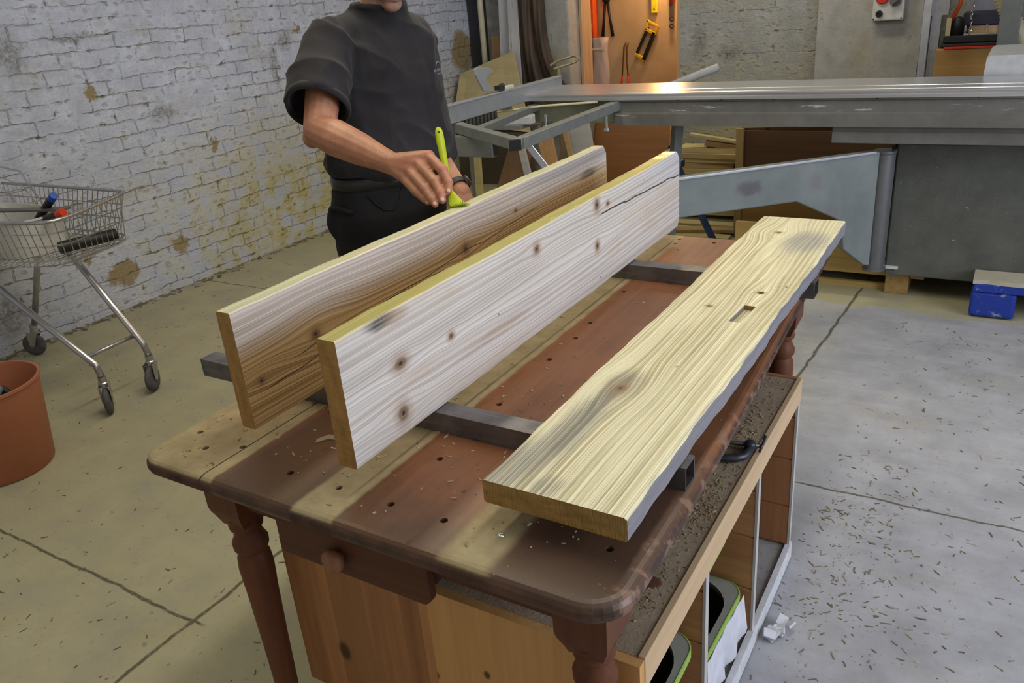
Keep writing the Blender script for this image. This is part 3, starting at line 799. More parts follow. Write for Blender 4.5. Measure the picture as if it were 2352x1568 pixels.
# G-clamp
M_IRON = plain('black_iron', (.045, .05, .06), .4, .5)
clamp = thing('g_clamp', 'small dark iron clamp lying on the sawdust of the low cabinet', 'clamp', (-.44, 1.47, CT))
z = CT+.012
b = B(); b.tube([(-.392, 1.525, z), (-.388, 1.50, z), (-.392, 1.472, z), (-.404, 1.458, z), (-.43, 1.450, z), (-.50, 1.443, z), (-.515, 1.455, z), (-.513, 1.50, z)], [.009, .0085, .008, .0085, .0085, .0085, .008, .009], 10)
b.lathe((-.392, 1.518, z-.011), [(.010, 0), (.0125, .004), (.0125, .018), (.010, .022)], 14)
b.build('frame', M_IRON, clamp, smooth=True)
b = B(); b.tube([(-.505, 1.507, z+.001), (-.366, 1.524, z+.001)], .0048, 10); b.lathe((-.505, 1.507, z+.001), [(.001, -.004), (.009, -.003), (.009, .004), (.001, .005)], 12, (-1, -.12, 0))
b.build('screw_spindle', plain('worn_iron', (.13, .12, .11), .45, .6), clamp, smooth=True)
B().tube([(-.3685, 1.508, z-.004), (-.3675, 1.522, z+.004), (-.3665, 1.545, z+.016)], .003, 8).build('tommy_bar', M_IRON, clamp, smooth=True)
# ---------------------------------------------------------------- floor litter
def floor_region(r):
    k = r.random()
    if k < .45: return r.uniform(-4.2, -1.4), r.uniform(.3, 3.6)
    if k < .85: return r.uniform(-.36, .9), r.uniform(.9, 3.8)
    x, y = r.gauss(-.24, .10), r.gauss(2.0, .28)
    return (x, y) if x > -.36 else None
flecks('floor_litter', 3200, floor_region, lambda x, y: .0, 'wood chips, splinters and shavings littering the concrete floor', 'wood chips',
       ((.22, .18, .11), (.12, .10, .075), (.42, .39, .32)), .0015, .026, .0018, 21)
b = B()
for k in range(9):
    a = .7*k; x, y = -.325+.0*k+.028*cos(a)*k/9, 1.60+.03*sin(a*1.3)
    b.obox((x, y, .012+.004*(k % 3)), (.03, .022, .006), (.4*sin(k), .5*cos(k*2), a))
o = b.build('crumpled_paper', plain('white_scrap', (.55, .56, .60), .8)); tag(o, 'crumpled white scrap on the floor beside the low cabinet plinth', 'paper scrap')

def foot_region(r):
    return -4.29+abs(r.gauss(0, .035)), r.uniform(1.2, 4.6)
flecks('wall_rubble', 700, foot_region, lambda x, y: .0, 'fallen plaster crumbs and dirt along the foot of the brick wall', 'rubble', ((.20, .17, .11), (.10, .085, .06), (.42, .40, .36)), .006, .06, .012, 31)

# ---------------------------------------------------------------- sliding panel saw
t = MT('grey_machine_paint'); p = t.obj(); n = t.noise(p, 7, 5, .65); n2 = t.noise(p, 120, 3, .7); x, y, z = t.sep(p)
c = t.mix(t.ramp(n, [(.3, 0), (.7, 1)]), (.068, .071, .062), (.105, .109, .096)); c = t.mix(t.mr(n2, .62, .72, 0, .4), c, (.3, .3, .27))
c = t.mix(t.mr(t.noise(t.mp(p, (8, 8, 22)), 1, 4, .75), .66, .72, 0, .7), c, (.55, .54, .48))
M_MACH = t.fin(c, .5, 0, .4)
t = MT('grey_beam_paint'); p = t.obj(); x, y, z = t.sep(p); n = t.noise(p, 6, 5, .7); n2 = t.noise(t.mp(p, (5, 10, 40)), 1, 5, .7)
c = t.mix(t.ramp(n, [(.3, 0), (.7, 1)]), (.105, .102, .094), (.16, .155, .145)); c = t.mix(t.mul(t.mr(n2, .60, .68), t.mul(t.mr(z, .88, .905), t.mr(z, .955, .93))), c, (.5, .5, .5))
M_BEAM = t.fin(c, .5, .1, .4)
t = MT('aluminium_extrusion'); p = t.obj(); n = t.noise(t.mp(p, (1.5, 60, 60)), 1, 4, .6)
M_ALU = t.fin(t.mix(n, (.50, .51, .54), (.72, .73, .76)), .28, .8, .5)
M_ALU_DULL = plain('dull_aluminium', (.40, .41, .44), .42, .55, .08, 12)
t = MT('blue_grey_arm_paint'); p = t.obj(); n = t.noise(p, 5, 5, .65); n2 = t.noise(t.mp(p, (26, 26, 4), rot=(0, .5, 0)), 1, 5, .75)
c = t.mix(t.ramp(n, [(.3, 0), (.7, 1)]), (.135, .158, .155), (.20, .225, .222)); c = t.mix(t.mr(n2, .64, .72, 0, .5), c, (.12, .12, .13))
c = t.mix(t.mr(t.noise(p, 3.0, 3, .6), .60, .66, 0, .6), c, (.17, .15, .17))
c = t.mix(t.mul(t.blob(t.vadd(p, t.noise(p, 20, 3, .6, col=True), .04), (-.76, -.74, .66), (.07, .07, .035), .3), .75), c, (.085, .07, .09)); M_ARM = t.fin(c, .45, 0, .45)
M_TUBE = plain('grey_tube_paint', (.19, .20, .19), .45, .1, .15, 14)
M_BLACK = plain('black_plastic', (.018, .018, .02), .45, 0, .1)
M_CHROME = plain('bright_bolt', (.7, .72, .76), .2, .95)
saw = thing('panel_saw', 'big grey sliding panel saw with a long carriage, swing arm and outrigger frame', 'saw', (-.2, 4.3, 0))
b = B(); b.box(-.440, 1.3, 4.06, 4.95, .115, .742); b.build('cabinet', M_MACH, saw, bevel=.006)
b = B(); b.box(-.70, 1.3, 3.90, 4.1, .775, .842); b.box(-.70, 1.3, 3.895, 3.90, .770, .820); b.build('lower_rail', M_BEAM, saw, bevel=.003)
b = B()
b.extrude([(-1.752, 3.865, .846), (-1.752, 3.865, .905), (-1.752, 3.872, .910), (-1.752, 3.872, .958), (-1.752, 3.862, .964), (-1.752, 3.862, .982), (-1.752, 4.20, .982), (-1.752, 4.20, .846)], (3.1, 0, 0))
b.build('beam', M_BEAM, saw)
b = B()
b.extrude([(-2.28, 3.852, .972), (-2.28, 3.852, .984), (-2.28, 3.858, .987), (-2.28, 3.858, .993), (-2.28, 3.852, .996), (-2.28, 3.852, 1.002), (-2.28, 3.90, 1.002), (-2.28, 3.904, .996), (-2.28, 3.914, .996), (-2.28, 3.918, 1.002), (-2.28, 4.01, 1.002), (-2.28, 4.014, .996), (-2.28, 4.026, .996), (-2.28, 4.03, 1.002), (-2.28, 4.29, 1.002), (-2.28, 4.29, .972)], (3.62, 0, 0))
car = b.build('carriage', M_ALU, saw)
b = B(); b.box(-2.23, -1.76, 3.885, 4.24, .855, .972); b.build('carriage_body', plain('olive_grey_paint', (.12, .135, .10), .55, 0, .25, 9), saw, bevel=.004)
for xx in (-1.41, -1.20, -.955, -.52, -.14):
    B().lathe((xx, 3.8625, .974), [(.0075, 0), (.0075, .003), (.004, .0032), (.004, .001)], 14, (0, -1, 0)).build('socket_screw', M_BLACK, saw)
# swing arm
A0, A1 = Vector((-.473, 4.01, 0)), Vector((-1.40, 3.146, 0)); ad = (A1-A0).normalized(); an = Vector((-ad.y, ad.x, 0))
if an.y > 0: an = -an
prof = [(.06, .725), (1.27, .720), (1.27, .548), (.458, .548), (.224, .426), (.205, .29), (.09, .196), (.06, .19)]
b = B(); b.extrude([(A0 + ad*s_ + Vector((0, 0, z)) + an*-.03) for s_, z in prof], an*.06)
arm = b.build('swing_arm', M_ARM, saw, bevel=.006)
b = B(); b.bar(A0+ad*.08+Vector((0,0,.724))+an*.03, A0+ad*1.27+Vector((0,0,.719))+an*.03, .012, .012); b.build('lip', M_ALU_DULL, arm, bevel=.003)
b = B(); b.lathe((A0.x-.01, A0.y-.01, .158), [(.052, 0), (.052, .012), (.046, .014), (.046, .55), (.05, .555), (.05, .565)], 28); b.build('pivot_post', plain('dark_post_paint', (.15, .155, .16), .35, .4, .1), saw, smooth=True, auto=35)
b = B(); b.box(A0.x-.02, A0.x+.09, 4.045, 4.09, .150, .162); b.build('post_plate', plain('pale_bracket', (.6, .6, .62), .5), saw)
B().obox((-.455, 4.085, .45), (.012, .10, .58)).build('post_plate', M_BLACK, saw)  # black strip put in for the dark gap between post and cabinet
# outrigger frame
def rtube(p, q, w=.046, h=.046): return B().bar(p, q, w, h)
ZF = .943
PB, PC, PA = Vector((-1.722, 2.845, ZF)), Vector((-1.745, 3.875, ZF)), Vector((-2.42, 3.315, ZF))
rtube(PB+Vector((0, .02, 0)), PC).build('frame_tube', M_TUBE, saw, bevel=.003)
rtube(PB, PA).build('frame_tube', M_TUBE, saw, bevel=.003)
rtube(PA, Vector((-2.43, 3.95, ZF))).build('frame_tube', M_TUBE, saw, bevel=.003)
rtube((-2.12, 3.16, ZF-.006), (-2.22, 3.90, ZF-.006), .04, .035).build('frame_tube', plain('grey_tube_dull', (.17, .175, .165), .5, .1), saw, bevel=.003)
b = B(); d = (PA-PB).normalized(); b.obox(PB+Vector((.004,-.024,0)), (.050, .010, .046), (0, 0, radians(32))); b.build('end_cap', M_BLACK, saw, bevel=.002)
b = B(); b.box(-2.72, -2.02, 3.115, 3.165, .825, .918); lo = b.build('outrigger_arm', plain('grey_channel', (.20, .21, .20), .4, .3, .12, 14), saw, bevel=.004)
B().box(-2.022, -2.017, 3.119, 3.161, .83, .913).build('end_cap', M_BLACK, saw)
b = B(); b.tube([(-2.52, 3.60, .93), (-2.13, 3.80, .955), (-1.84, 3.86, .965)], .006, 6); b.build('guide_rod', plain('yellowed_rod', (.55, .50, .30), .5), saw, smooth=True)
for xx, yy in ((-1.70, 3.66), (-2.07, 3.72)):
    b = B(); b.lathe((xx, yy, .855), [(.016, 0), (.016, .014), (.007, .016), (.007, .07)], 12); b.build('bolt', M_CHROME, saw, smooth=True, auto=40)
rtube((-1.72, 2.93, .92), (-1.207, 3.284, .0), .028, .028).build('stay', plain('zinc_stay', (.55, .56, .58), .3, .7), saw, bevel=.002)
# crosscut fence with flip stop
b = B(); b.box(-2.30, -2.262, 3.02, 4.285, .968, 1.052); b.box(-2.304, -2.258, 3.018, 4.286, 1.045, 1.0545)
fence = b.build('crosscut_fence', M_ALU_DULL, saw, bevel=.003)
b = B()
for k in range(10): b.box(-2.305, -2.27, 3.25+.034*k, 3.268+.034*k, .915, .9675)
b.box(-2.302, -2.272, 3.24, 3.6, .905, .925)
b.build('toothed_rack', M_MACH, fence)
pol = [(3.579, 1.061), (3.539, 1.097), (3.521, 1.129), (3.539, 1.144), (3.589, 1.157), (3.56, 1.173), (3.507, 1.188), (3.451, 1.19), (3.425, 1.182), (3.427, 1.158), (3.449, 1.124), (3.489, 1.073)]
b = B(); b.extrude([(-2.292, y, z) for y, z in pol], (.014, 0, 0)); b.build('flip_stop', M_ALU_DULL, fence, bevel=.002)
b = B(); b.obox((-2.275, 3.625, 1.072), (.03, .05, .022)); b.lathe((-2.275, 3.65, 1.062), [(.001, 0), (.014, .002), (.016, .02), (.012, .028), (.001, .03)], 12); b.build('knob', M_BLACK, fence, smooth=False)
B().obox((-2.275, 3.70, 1.064), (.03, .09, .018)).build('clamp_block', plain('cream_block', (.55, .54, .48), .6), fence, bevel=.003)
b = B(); b.lathe((-1.70, 4.45, .955), [(.02, 0), (.022, .004), (.022, .30), (.018, .304), (.018, .29)], 18, (.55, .30, .19)); b.build('dust_pipe', plain('grey_pipe', (.36, .37, .38), .5), saw, smooth=True, auto=40)
b = B(); b.ring_loft([[(-.15+k, 4.31, z) for k, z in ((0,1.0),(.45,1.0),(.45,1.085),(.02,1.085),(.004,1.075))], [(-.15+k, 4.80, z) for k, z in ((0,1.0),(.45,1.0),(.45,1.085),(.02,1.085),(.004,1.075))]]); b.build('table_casting', plain('cast_grey', (.42, .43, .46), .5, .1), saw)
# strut under the beam
b = B(); b.bar((-1.47, 4.02, .85), (-1.56, 4.10, .0), .045, .045); b.build('beam_leg', plain('leg_grey', (.13, .14, .145), .5), saw)

# what carries the saw
M_PALLET = wood('raw_pallet_wood', (.33, .22, .07), (.50, .36, .14), 0, .6, .8)
pal = thing('wooden_pallet', 'raw yellow wood pallet under the left end of the saw cabinet', 'pallet', (-.6, 4.3, 0))
B().box(-1.2, -.44, 4.16, 4.19, 0.0, .028).build('bottom_board', M_PALLET, pal)
B().box(-1.2, -.43, 4.16, 4.185, .075, .30).build('front_board', M_PALLET, pal)
B().box(-.44, -.335, 4.12, 4.30, 0.0, .100).build('block', wood('pallet_block', (.30, .18, .06), (.44, .29, .11), 1, .8), pal, bevel=.003)
B().box(-1.2, -.336, 4.185, 4.84, .075, .11).build('deck_board', M_PALLET, pal)
b = B(); b.box(-.33, -.27, 4.12, 4.6, .085, .113); o = b.build('packing_piece', wood('packing_wood', (.28, .15, .08), (.4, .24, .13), 1)); tag(o, 'small brown wood packing piece wedged between the pallet block and the saw cabinet', 'wood block')
M_BLUE = MT('chipped_blue_paint'); t = M_BLUE; p = t.obj(); n = t.noise(p, 18, 5, .7)
c = t.mix(t.mr(n, .58, .66), (.012, .035, .28), (.22, .28, .40)); M_BLUE = t.fin(c, .5)
bp = thing('blue_pallet', 'chipped blue painted pallet corner on the floor in front of the saw cabinet', 'pallet', (.3, 3.95, 0))
b = B(); b.box(-.062, .115, 3.91, 4.02, .006, .125); b.build('block', M_BLUE, bp, bevel=.014, seg=3)
b = B(); b.box(.70, .88, 3.91, 4.02, .006, .125); b.build('block', M_BLUE, bp, bevel=.014)
b = B(); b.box(-.055, .9, 3.905, 4.02, .125, .162); b.build('stringer', M_BLUE, bp, bevel=.004)
t = MT('dusty_deck'); p = t.obj(); n = t.noise(p, 9, 4, .6); M_DECK = t.fin(t.mix(n, (.33, .29, .23), (.50, .46, .38)), .8)
b = B()
n = 16
rings = []
for i in range(n+1):
    x = -.06+.96*i/n; e = .006*sin(i*1.9)+.005*sin(i*.8)
    rings.append([(x, 3.90+e, .163), (x, 4.05, .163), (x, 4.05, .181), (x, 3.90+e, .181)])
b.ring_loft(rings); b.build('deck_board', M_DECK, bp)

# ---------------------------------------------------------------- crate, offcuts and trestle behind the saw
M_PLYSHADE = wood('shaded_ply', (.06, .03, .014), (.105, .055, .025), 0, .7, .7)  # colour darkened for the shade under the saw
M_PLYBR = wood('brown_ply', (.19, .10, .035), (.28, .16, .06), 0, .7, .7)
crate = thing('plywood_crate', 'big brown plywood crate full of offcuts behind the saw, coloured darker for the shade there', 'crate', (-1.0, 5.1, 0))
B().box(-1.40, -.50, 4.90, 4.918, .0, .645).build('front_panel', M_PLYSHADE, crate)
B().box(-1.418, -1.40, 4.895, 5.5, .0, .655).build('side_panel', M_PLYBR, crate)
B().box(-.50, -.482, 4.90, 5.5, .0, .645).build('side_panel', M_PLYBR, crate)
B().box(-1.374, -.50, 4.884, 4.90, .0, .30).build('lower_panel', wood('yellow_ply', (.27, .16, .045), (.38, .245, .085), 0, .6, .7), crate)
B().box(-1.40, -.50, 5.482, 5.5, .0, .645).build('back_panel', M_PLYSHADE, crate)
B().box(-1.42, -1.375, 4.878, 4.90, .0, .66).build('corner_post', wood('corner_post_wood', (.26, .17, .07), (.38, .26, .11), 2), crate)
M_OFF = [wood('offcut_wood_'+k, d, l, 0, .8, .75) for k, d, l in (('pale', (.36, .29, .13), (.52, .44, .22)), ('tan', (.30, .20, .09), (.44, .31, .15)), ('brown', (.20, .12, .055), (.30, .19, .09)), ('grey', (.33, .33, .34), (.45, .45, .45)))]
rnd = random.Random(5)
def offcut(c, size, rot, mat, label, group):
    o = B().obox((0, 0, 0), size, rot).build('offcut', mat); o.location = c
    tag(o, label, 'offcut', group); return o
for i, (x, z, L, a, tilt, m) in enumerate([(-1.25, .655, .50, .15, .10, 0), (-1.12, .66, .46, -.3, .06, 0), (-.98, .665, .48, .2, -.05, 1), (-1.15, .63, .4, .5, .0, 1), (-.85, .655, .4, -.2, 0, 0)]):
    offcut((x, 5.0+.105*i, .648+.0*z), (L, .06, .015), (0, -tilt*.3, a*.3), M_OFF[m], 'pale wood strip lying across the top of the plywood crate', 'strips on top of the crate')
zz = 0.0; i = 0
while zz < .455:
    h = rnd.choice((.018, .022, .03, .04)); L = rnd.uniform(.34, .62); m = rnd.choice((0, 0, 1, 1, 2, 3))
    a = rnd.uniform(-.12, .12)
    offcut((-1.74+rnd.uniform(-.05, .05), 5.32+rnd.uniform(-.04, .04), zz), (L, rnd.uniform(.10, .24), h), (0, 0, a), M_OFF[m], 'wood offcut in the loose pile left of the plywood crate', 'offcuts piled left of the crate')
    zz += h+.001; i += 1
    if i % 2 == 0: zz += .0
offcut((-1.66, 5.25, .50), (.34, .05, .014), (0, .17, .12), M_OFF[0], 'thin pale strip sticking out high above the offcut pile', 'strips above the pile')
offcut((-1.60, 5.27, .455), (.26, .09, .03), (0, .14, .1), M_OFF[2], 'brown offcut lying on top of the pile left of the crate', 'block on the pile')
for k, (x, y, L, a, m) in enumerate(((-1.72, 4.76, .62, .03, 0), (-1.76, 4.90, .55, -.1, 0), (-1.66, 4.83, .50, .25, 1), (-1.70, 5.04, .7, .02, 0), (-1.62, 4.56, .36, .06, 1))):
    offcut((x, y, .0 if k != 2 else .026), (L, .09, .025 if k != 2 else .02), (0, 0, a), M_OFF[m], 'yellow wood offcut lying on the floor under the swing arm', 'offcuts on the floor under the arm')
tr = thing('blue_trestle', 'blue steel trestle legs standing behind the swing arm', 'trestle', (-1.62, 4.5, 0))
M_TRB = plain('blue_steel', (.022, .05, .13), .5, 0, .2)
for dy in (-.0,):
    B().bar((-1.655, 4.5+dy, .52), (-1.365, 4.46+dy, 0.0), .045, .02).build('leg', M_TRB, tr)
    B().bar((-1.655, 4.5+dy, .52), (-1.94, 4.46+dy, 0.0), .045, .02).build('leg', M_TRB, tr)
B().box(-1.685, -1.625, 4.485, 4.56, .50, .54).build('top_rail', M_TRB, tr)

# boards and bits on the floor left of the saw
M_HARD = wood('hardboard_brown', (.20, .085, .03), (.27, .12, .045), 0, .5, .6)
def leaning(name, poly, d, mat, label, cat, group=None):
    """flat board with a real thickness from its corner points"""
    o = B().extrude(poly, d).build(name, mat, bevel=.002); return tag(o, label, cat, group)
leaning('hardboard_sheet', [(-2.76, 5.55, .0), (-2.15, 5.55, .0), (-2.12, 5.72, .80), (-2.78, 5.72, .80)], (0, .006, 0), M_HARD, 'orange-brown hardboard sheet leaning below the saw carriage in front of the doorway', 'sheet')
leaning('board', [(-3.0, 5.45, .0), (-2.74, 5.45, .0), (-2.70, 5.70, .82), (-2.98, 5.70, .82)], (0, .018, 0), wood('taupe_board', (.17, .125, .085), (.25, .19, .13), 2), 'taupe board leaning left of the orange-brown hardboard sheet', 'board')
leaning('board', [(-3.32, 5.0, 0), (-3.12, 5.0, 0), (-3.04, 5.25, .44), (-3.26, 5.25, .44)], (0, .018, 0), wood('dull_brown_board', (.15, .09, .045), (.21, .13, .07), 2), 'dull brown board leaning under the outrigger arm', 'board')
leaning('batten', [(-3.40, 4.95, 0), (-3.345, 4.95, 0), (-3.36, 5.0, .60), (-3.41, 5.0, .60)], (0, .03, 0), M_OFF[0], 'yellow upright batten behind the worker\'s watch', 'batten')
leaning('batten', [(-2.84, 4.85, .0), (-2.78, 4.85, .0), (-3.02, 5.05, .55), (-3.07, 5.05, .55)], (0, .025, 0), M_OFF[3], 'grey batten leaning left under the frame tube', 'batten')
leaning('batten', [(-2.72, 4.95, 0), (-2.62, 4.95, 0), (-2.86, 5.2, .58), (-2.98, 5.2, .55)], (0, .02, 0), wood('orange_batten', (.38, .2, .085), (.5, .3, .14), 2), 'orange-brown wide batten leaning under the frame tube', 'batten')
leaning('batten', [(-2.58, 5.1, 0), (-2.54, 5.1, 0), (-2.79, 5.3, .60), (-2.83, 5.3, .60)], (0, .02, 0), M_OFF[1], 'thin tan batten leaning right of the wide orange one', 'batten')
leaning('offcut', [(-2.68, 5.25, 0), (-2.48, 5.25, 0), (-2.66, 5.40, .62), (-2.86, 5.40, .62)], (0, .03, 0), M_OFF[3], 'grey weathered offcut leaning beside the taupe board', 'offcut')
b = B(); b.box(-3.75, -3.06, 5.10, 5.44, .60, .63)
for xx, yy in ((-3.72, 5.12), (-3.12, 5.38), (-3.72, 5.38)): b.box(xx, xx+.05, yy, yy+.05, 0, .6)
o = b.build('low_bench', plain('grey_bench', (.24, .24, .23), .6)); tag(o, 'low grey bench behind the outrigger frame', 'bench')
b = B(); b.obox((-3.13, 5.22, .658), (.26, .16, .055), (0, 0, .15)); b.obox((-3.13, 5.18, .69), (.2, .05, .01), (0,0,.15)); o = b.build('white_box', plain('pale_blue_white', (.62, .66, .74), .5), bevel=.006); tag(o, 'pale blue-white box lying on the low grey bench', 'box')

# ---------------------------------------------------------------- corner left of the doorway
leaning('plywood_sheet', [(-4.22, 5.90, .52), (-3.44, 5.90, .44), (-3.68, 6.12, 1.07), (-4.24, 6.12, .90)], (0, .018, 0), wood('dusty_ply', (.44, .36, .18), (.58, .49, .28), 0, .5, .8), 'dusty yellow plywood sheet leaning in the corner behind the fence', 'sheet')
o = bpy.data.objects[-1] if False else None
b = B(); b.box(-4.25, -3.5, 5.86, 6.10, .0, .44); o = b.build('storage_box', plain('dark_box', (.10, .08, .055), .7)); tag(o, 'dark box carrying the plywood sheet in the corner', 'box')
b = B(); b.tube([(-4.12, 6.36, 0.0), (-4.12, 6.36, 2.9)], .026, 16); o = b.build('pipe', plain('cream_pipe', (.58, .55, .40), .5, 0, .08), smooth=True); tag(o, 'cream vertical pipe in the far corner', 'pipe')
b = B(); b.box(-4.28, -4.155, 6.40, 6.46, .0, 2.6); o = b.build('board', plain('black_gap_sheet', (.035, .035, .05), .6, 0, .2)); tag(o, 'blackish sheet filling the dark gap behind the left side of the cream pipe', 'board')  # dark sheet put in for the dark gap in the corner
b = B(); b.box(-4.09, -3.80, 6.40, 6.48, 0, 2.6); o = b.build('board', plain('flaking_grey', (.27, .27, .28), .75, 0, .45, 9, .3)); tag(o, 'flaking grey board right of the cream pipe', 'board')
pb = thing('perforated_board', 'brown batten with three holes leaning right of the cream pipe', 'batten', (-3.95, 6.36, 0))
b = B(); b.box(-4.04, -3.91, 6.365, 6.395, 0, 1.185); bo = b.build('panel', wood('brown_batten', (.34, .21, .10), (.46, .30, .15), 2), pb)
cb = B()
for z in (1.15, 1.10, 1.045): cb.lathe((-3.93, 6.33, z), [(.008, 0), (.008, .1)], 12, (0, 1, 0))
cut(bo, cb)
t = MT('white_painted_plank'); p = t.obj(); n = t.noise(t.mp(p, (10, 10, 2)), 1, 4, .6); x, y, z = t.sep(p)
c = t.mix(t.ramp(n, [(.3, 0), (.7, 1)]), (.42, .43, .46), (.58, .58, .62)); c = t.mix(t.mr(t.noise(t.mp(p, (30, 30, 2.5)), 1, 3, .6), .6, .66, 0, .8), c, (.30, .22, .10))
M_WPLANK = t.fin(c, .6)
leaning('plank', [(-3.885, 6.20, .40), (-3.79, 6.20, .40), (-3.775, 6.32, 2.4), (-3.865, 6.32, 2.4)], (0, .022, 0), M_WPLANK, 'white painted plank, the wider left one beside the brown drape', 'plank')
leaning('plank', [(-3.76, 6.14, .0), (-3.655, 6.14, .0), (-3.66, 6.27, 2.4), (-3.76, 6.27, 2.4)], (0, .022, 0), M_WPLANK, 'white painted plank with a brown streak touching the brown drape', 'plank')
# brown leather-like drape
b = B(); rings = []
for i in range(41):
    z = .55+1.9*i/40; f = (i/40)
    fl = exp(-((z-.55)/.30)**1.6) if z > .55 else 1
    x0 = -3.655; x1 = -3.42+.33*fl
    ln = []
    for j in range(25):
        g = j/24; x = x0+(x1-x0)*g
        ln.append((x, 6.20+.022*sin(g*13+f*2.5)+.012*sin(g*29-f*5), z))
    rings.append(ln+[(q[0], q[1]+.008, q[2]) for q in ln[::-1]])
b.ring_loft(rings)
t = MT('brown_drape'); p = t.obj(); n = t.noise(t.mp(p, (6, 6, 2)), 1, 4, .6); M_DRAPE = t.fin(t.mix(t.ramp(n, [(.35, 0), (.7, 1)]), (.03, .024, .02), (.105, .065, .04)), .6)
o = b.build('drape', M_DRAPE, smooth=True); tag(o, 'dark brown drape hanging left of the lit doorway', 'drape')
b = B(); kq = 1.075
b.tube([(x*kq, y*kq, 1.5+(z-1.5)*kq) for x, y, z in ((-3.05, 5.60, .99), (-3.00, 5.62, 1.02), (-2.88, 5.66, 1.05), (-2.84, 5.68, 1.03), (-2.87, 5.66, 1.005), (-3.02, 5.60, .965))], .011, 8)
b.tube([(-3.215, 6.04, .0), (-3.215, 6.04, .945)], .016, 8); b.box(-3.275, -3.155, 5.98, 6.10, 0, .03)
o = b.build('fence_handle', plain('dull_brass', (.40, .37, .22), .45, .4), smooth=True, auto=40); tag(o, 'dull brass looped handle on a stand behind the aluminium fence', 'handle')

# ---------------------------------------------------------------- tools on the tool room wall
YW = YT
M_YEL = plain('yellow_paint', (.80, .52, .03), .4)
M_RED = plain('red_plastic', (.62, .04, .02), .4)
M_ORANGE = plain('orange_plastic', (.78, .11, .02), .4)
M_DKSTEEL = plain('dark_tool_steel', (.03, .028, .026), .4, .5)
bw = thing('bow_saw', 'yellow and black bow saw hanging slanted on the tool room wall', 'saw', (-3.03, YW, 1.0))
P = lambda x, z, y=YW-.04: Vector((x, y, z))
B().bar(P(-3.015, 1.125), P(-3.135, .90), .022, .02, (0, -1, 0)).build('back_bar', M_DKSTEEL, bw)
B().bar(P(-2.955, 1.08), P(-3.065, .845), .030, .03, (0, -1, 0)).build('blade_bar', M_DKSTEEL, bw)
b = B(); b.bar(P(-3.015, 1.195), P(-3.035, 1.10), .022, .03, (0,-1,0)); b.bar(P(-3.025, 1.185), P(-2.915, 1.125), .022, .03, (0,-1,0)); b.bar(P(-2.92, 1.13), P(-2.955, 1.06), .026, .03, (0,-1,0)); b.bar(P(-3.04, 1.115), P(-2.945, 1.065), .03, .03, (0,-1,0)); b.build('handle', M_YEL, bw, bevel=.005)
b = B(); b.bar(P(-3.15, .90), P(-3.05, .845), .03, .03, (0,-1,0)); b.build('end_piece', M_YEL, bw, bevel=.006)
b = B(); b.box(-2.985, -2.93, YW-.04, YW-.01, 1.245, 1.90); cb = B(); cb.lathe((-2.958, YW-.06, 1.275), [(.009, 0), (.009, .1)], 14, (0, 1, 0)); o = b.build('spirit_level', plain('lemon_yellow', (.85, .75, .03), .35), bevel=.004); cut(o, cb); tag(o, 'bright yellow spirit level hanging at the top right of the tool room wall', 'spirit level')
rs = thing('red_handled_tool', 'red-handled tool hanging at the right edge of the tool room wall', 'tool', (-2.79, YW, 1.1))
b = B(); b.tube([P(-2.79, 1.60), P(-2.785, 1.45), P(-2.79, 1.32)], [.03, .032, .02], 12); b.build('handle', M_RED, rs, smooth=True)
b = B(); b.box(-2.81, -2.77, YW-.045, YW-.03, 1.20, 1.325); b.build('blade', plain('grey_blade', (.16, .13, .12), .4, .6), rs)
for z in (1.185, 1.125):
    b = B(); b.tube([P(-2.79+.017*cos(a*.524), z+.017*sin(a*.524)) for a in range(12)], .005, 6, closed=True); b.build('ring', M_DKSTEEL, rs)
bc = thing('bolt_cutter', 'black bolt cutter hanging jaws up on the tool room wall', 'bolt cutter', (-3.43, YW, 1.1))
b = B(); b.tube([P(-3.44, 1.375), P(-3.455, 1.24), P(-3.475, 1.07)], [.014, .011, .016], 10); b.build('handle', M_DKSTEEL, bc, smooth=True)
b = B(); b.tube([P(-3.415, 1.375), P(-3.40, 1.24), P(-3.372, 1.065)], [.014, .011, .017], 10); b.build('handle', M_DKSTEEL, bc, smooth=True)
b = B(); b.obox((-3.43, YW-.04, 1.40), (.07, .03, .06)); b.obox((-3.43, YW-.04, 1.47), (.035, .02, .1)); b.build('jaw', M_DKSTEEL, bc, bevel=.006)
tg = thing('tongs', 'long thin tongs with red grips hanging below the bow saw', 'tongs', (-3.26, YW, .8))
b = B(); b.tube([P(-3.235, 1.01), P(-3.26, .97), P(-3.275, .82), P(-3.285, .70)], [.007, .008, .006, .006], 8); b.build('jaw', plain('brown_steel', (.16, .09, .04), .5, .5), tg, smooth=True)
b = B(); b.tube([P(-3.215, 1.0), P(-3.235, .96), P(-3.235, .82), P(-3.225, .70)], [.007, .008, .006, .006], 8); b.build('jaw', bpy.data.materials['brown_steel'], tg, smooth=True)
for x, x2 in ((-3.286, -3.30), (-3.225, -3.215)):
    b = B(); b.tube([P(x, .705), P(x2, .55)], [.009, .011], 8); b.build('grip', M_RED, tg, smooth=True)
sh = thing('tool_rack', 'orange-red tool rack at the left edge of the lit doorway', 'rack', (-3.63, YW, 1.2))
b = B(); b.box(-3.575, -3.535, YW-.12, YW-.01, 1.05, 2.0); b.build('upright', M_ORANGE, sh)
b = B(); b.box(-3.86, -3.55, YW-.14, YW-.01, 1.15, 1.195); b.build('shelf', M_ORANGE, sh)
b = B(); b.box(-3.86, -3.575, YW-.025, YW-.01, 1.06, 2.0); b.build('back', plain('dark_brown_back', (.14, .06, .03), .7), sh)
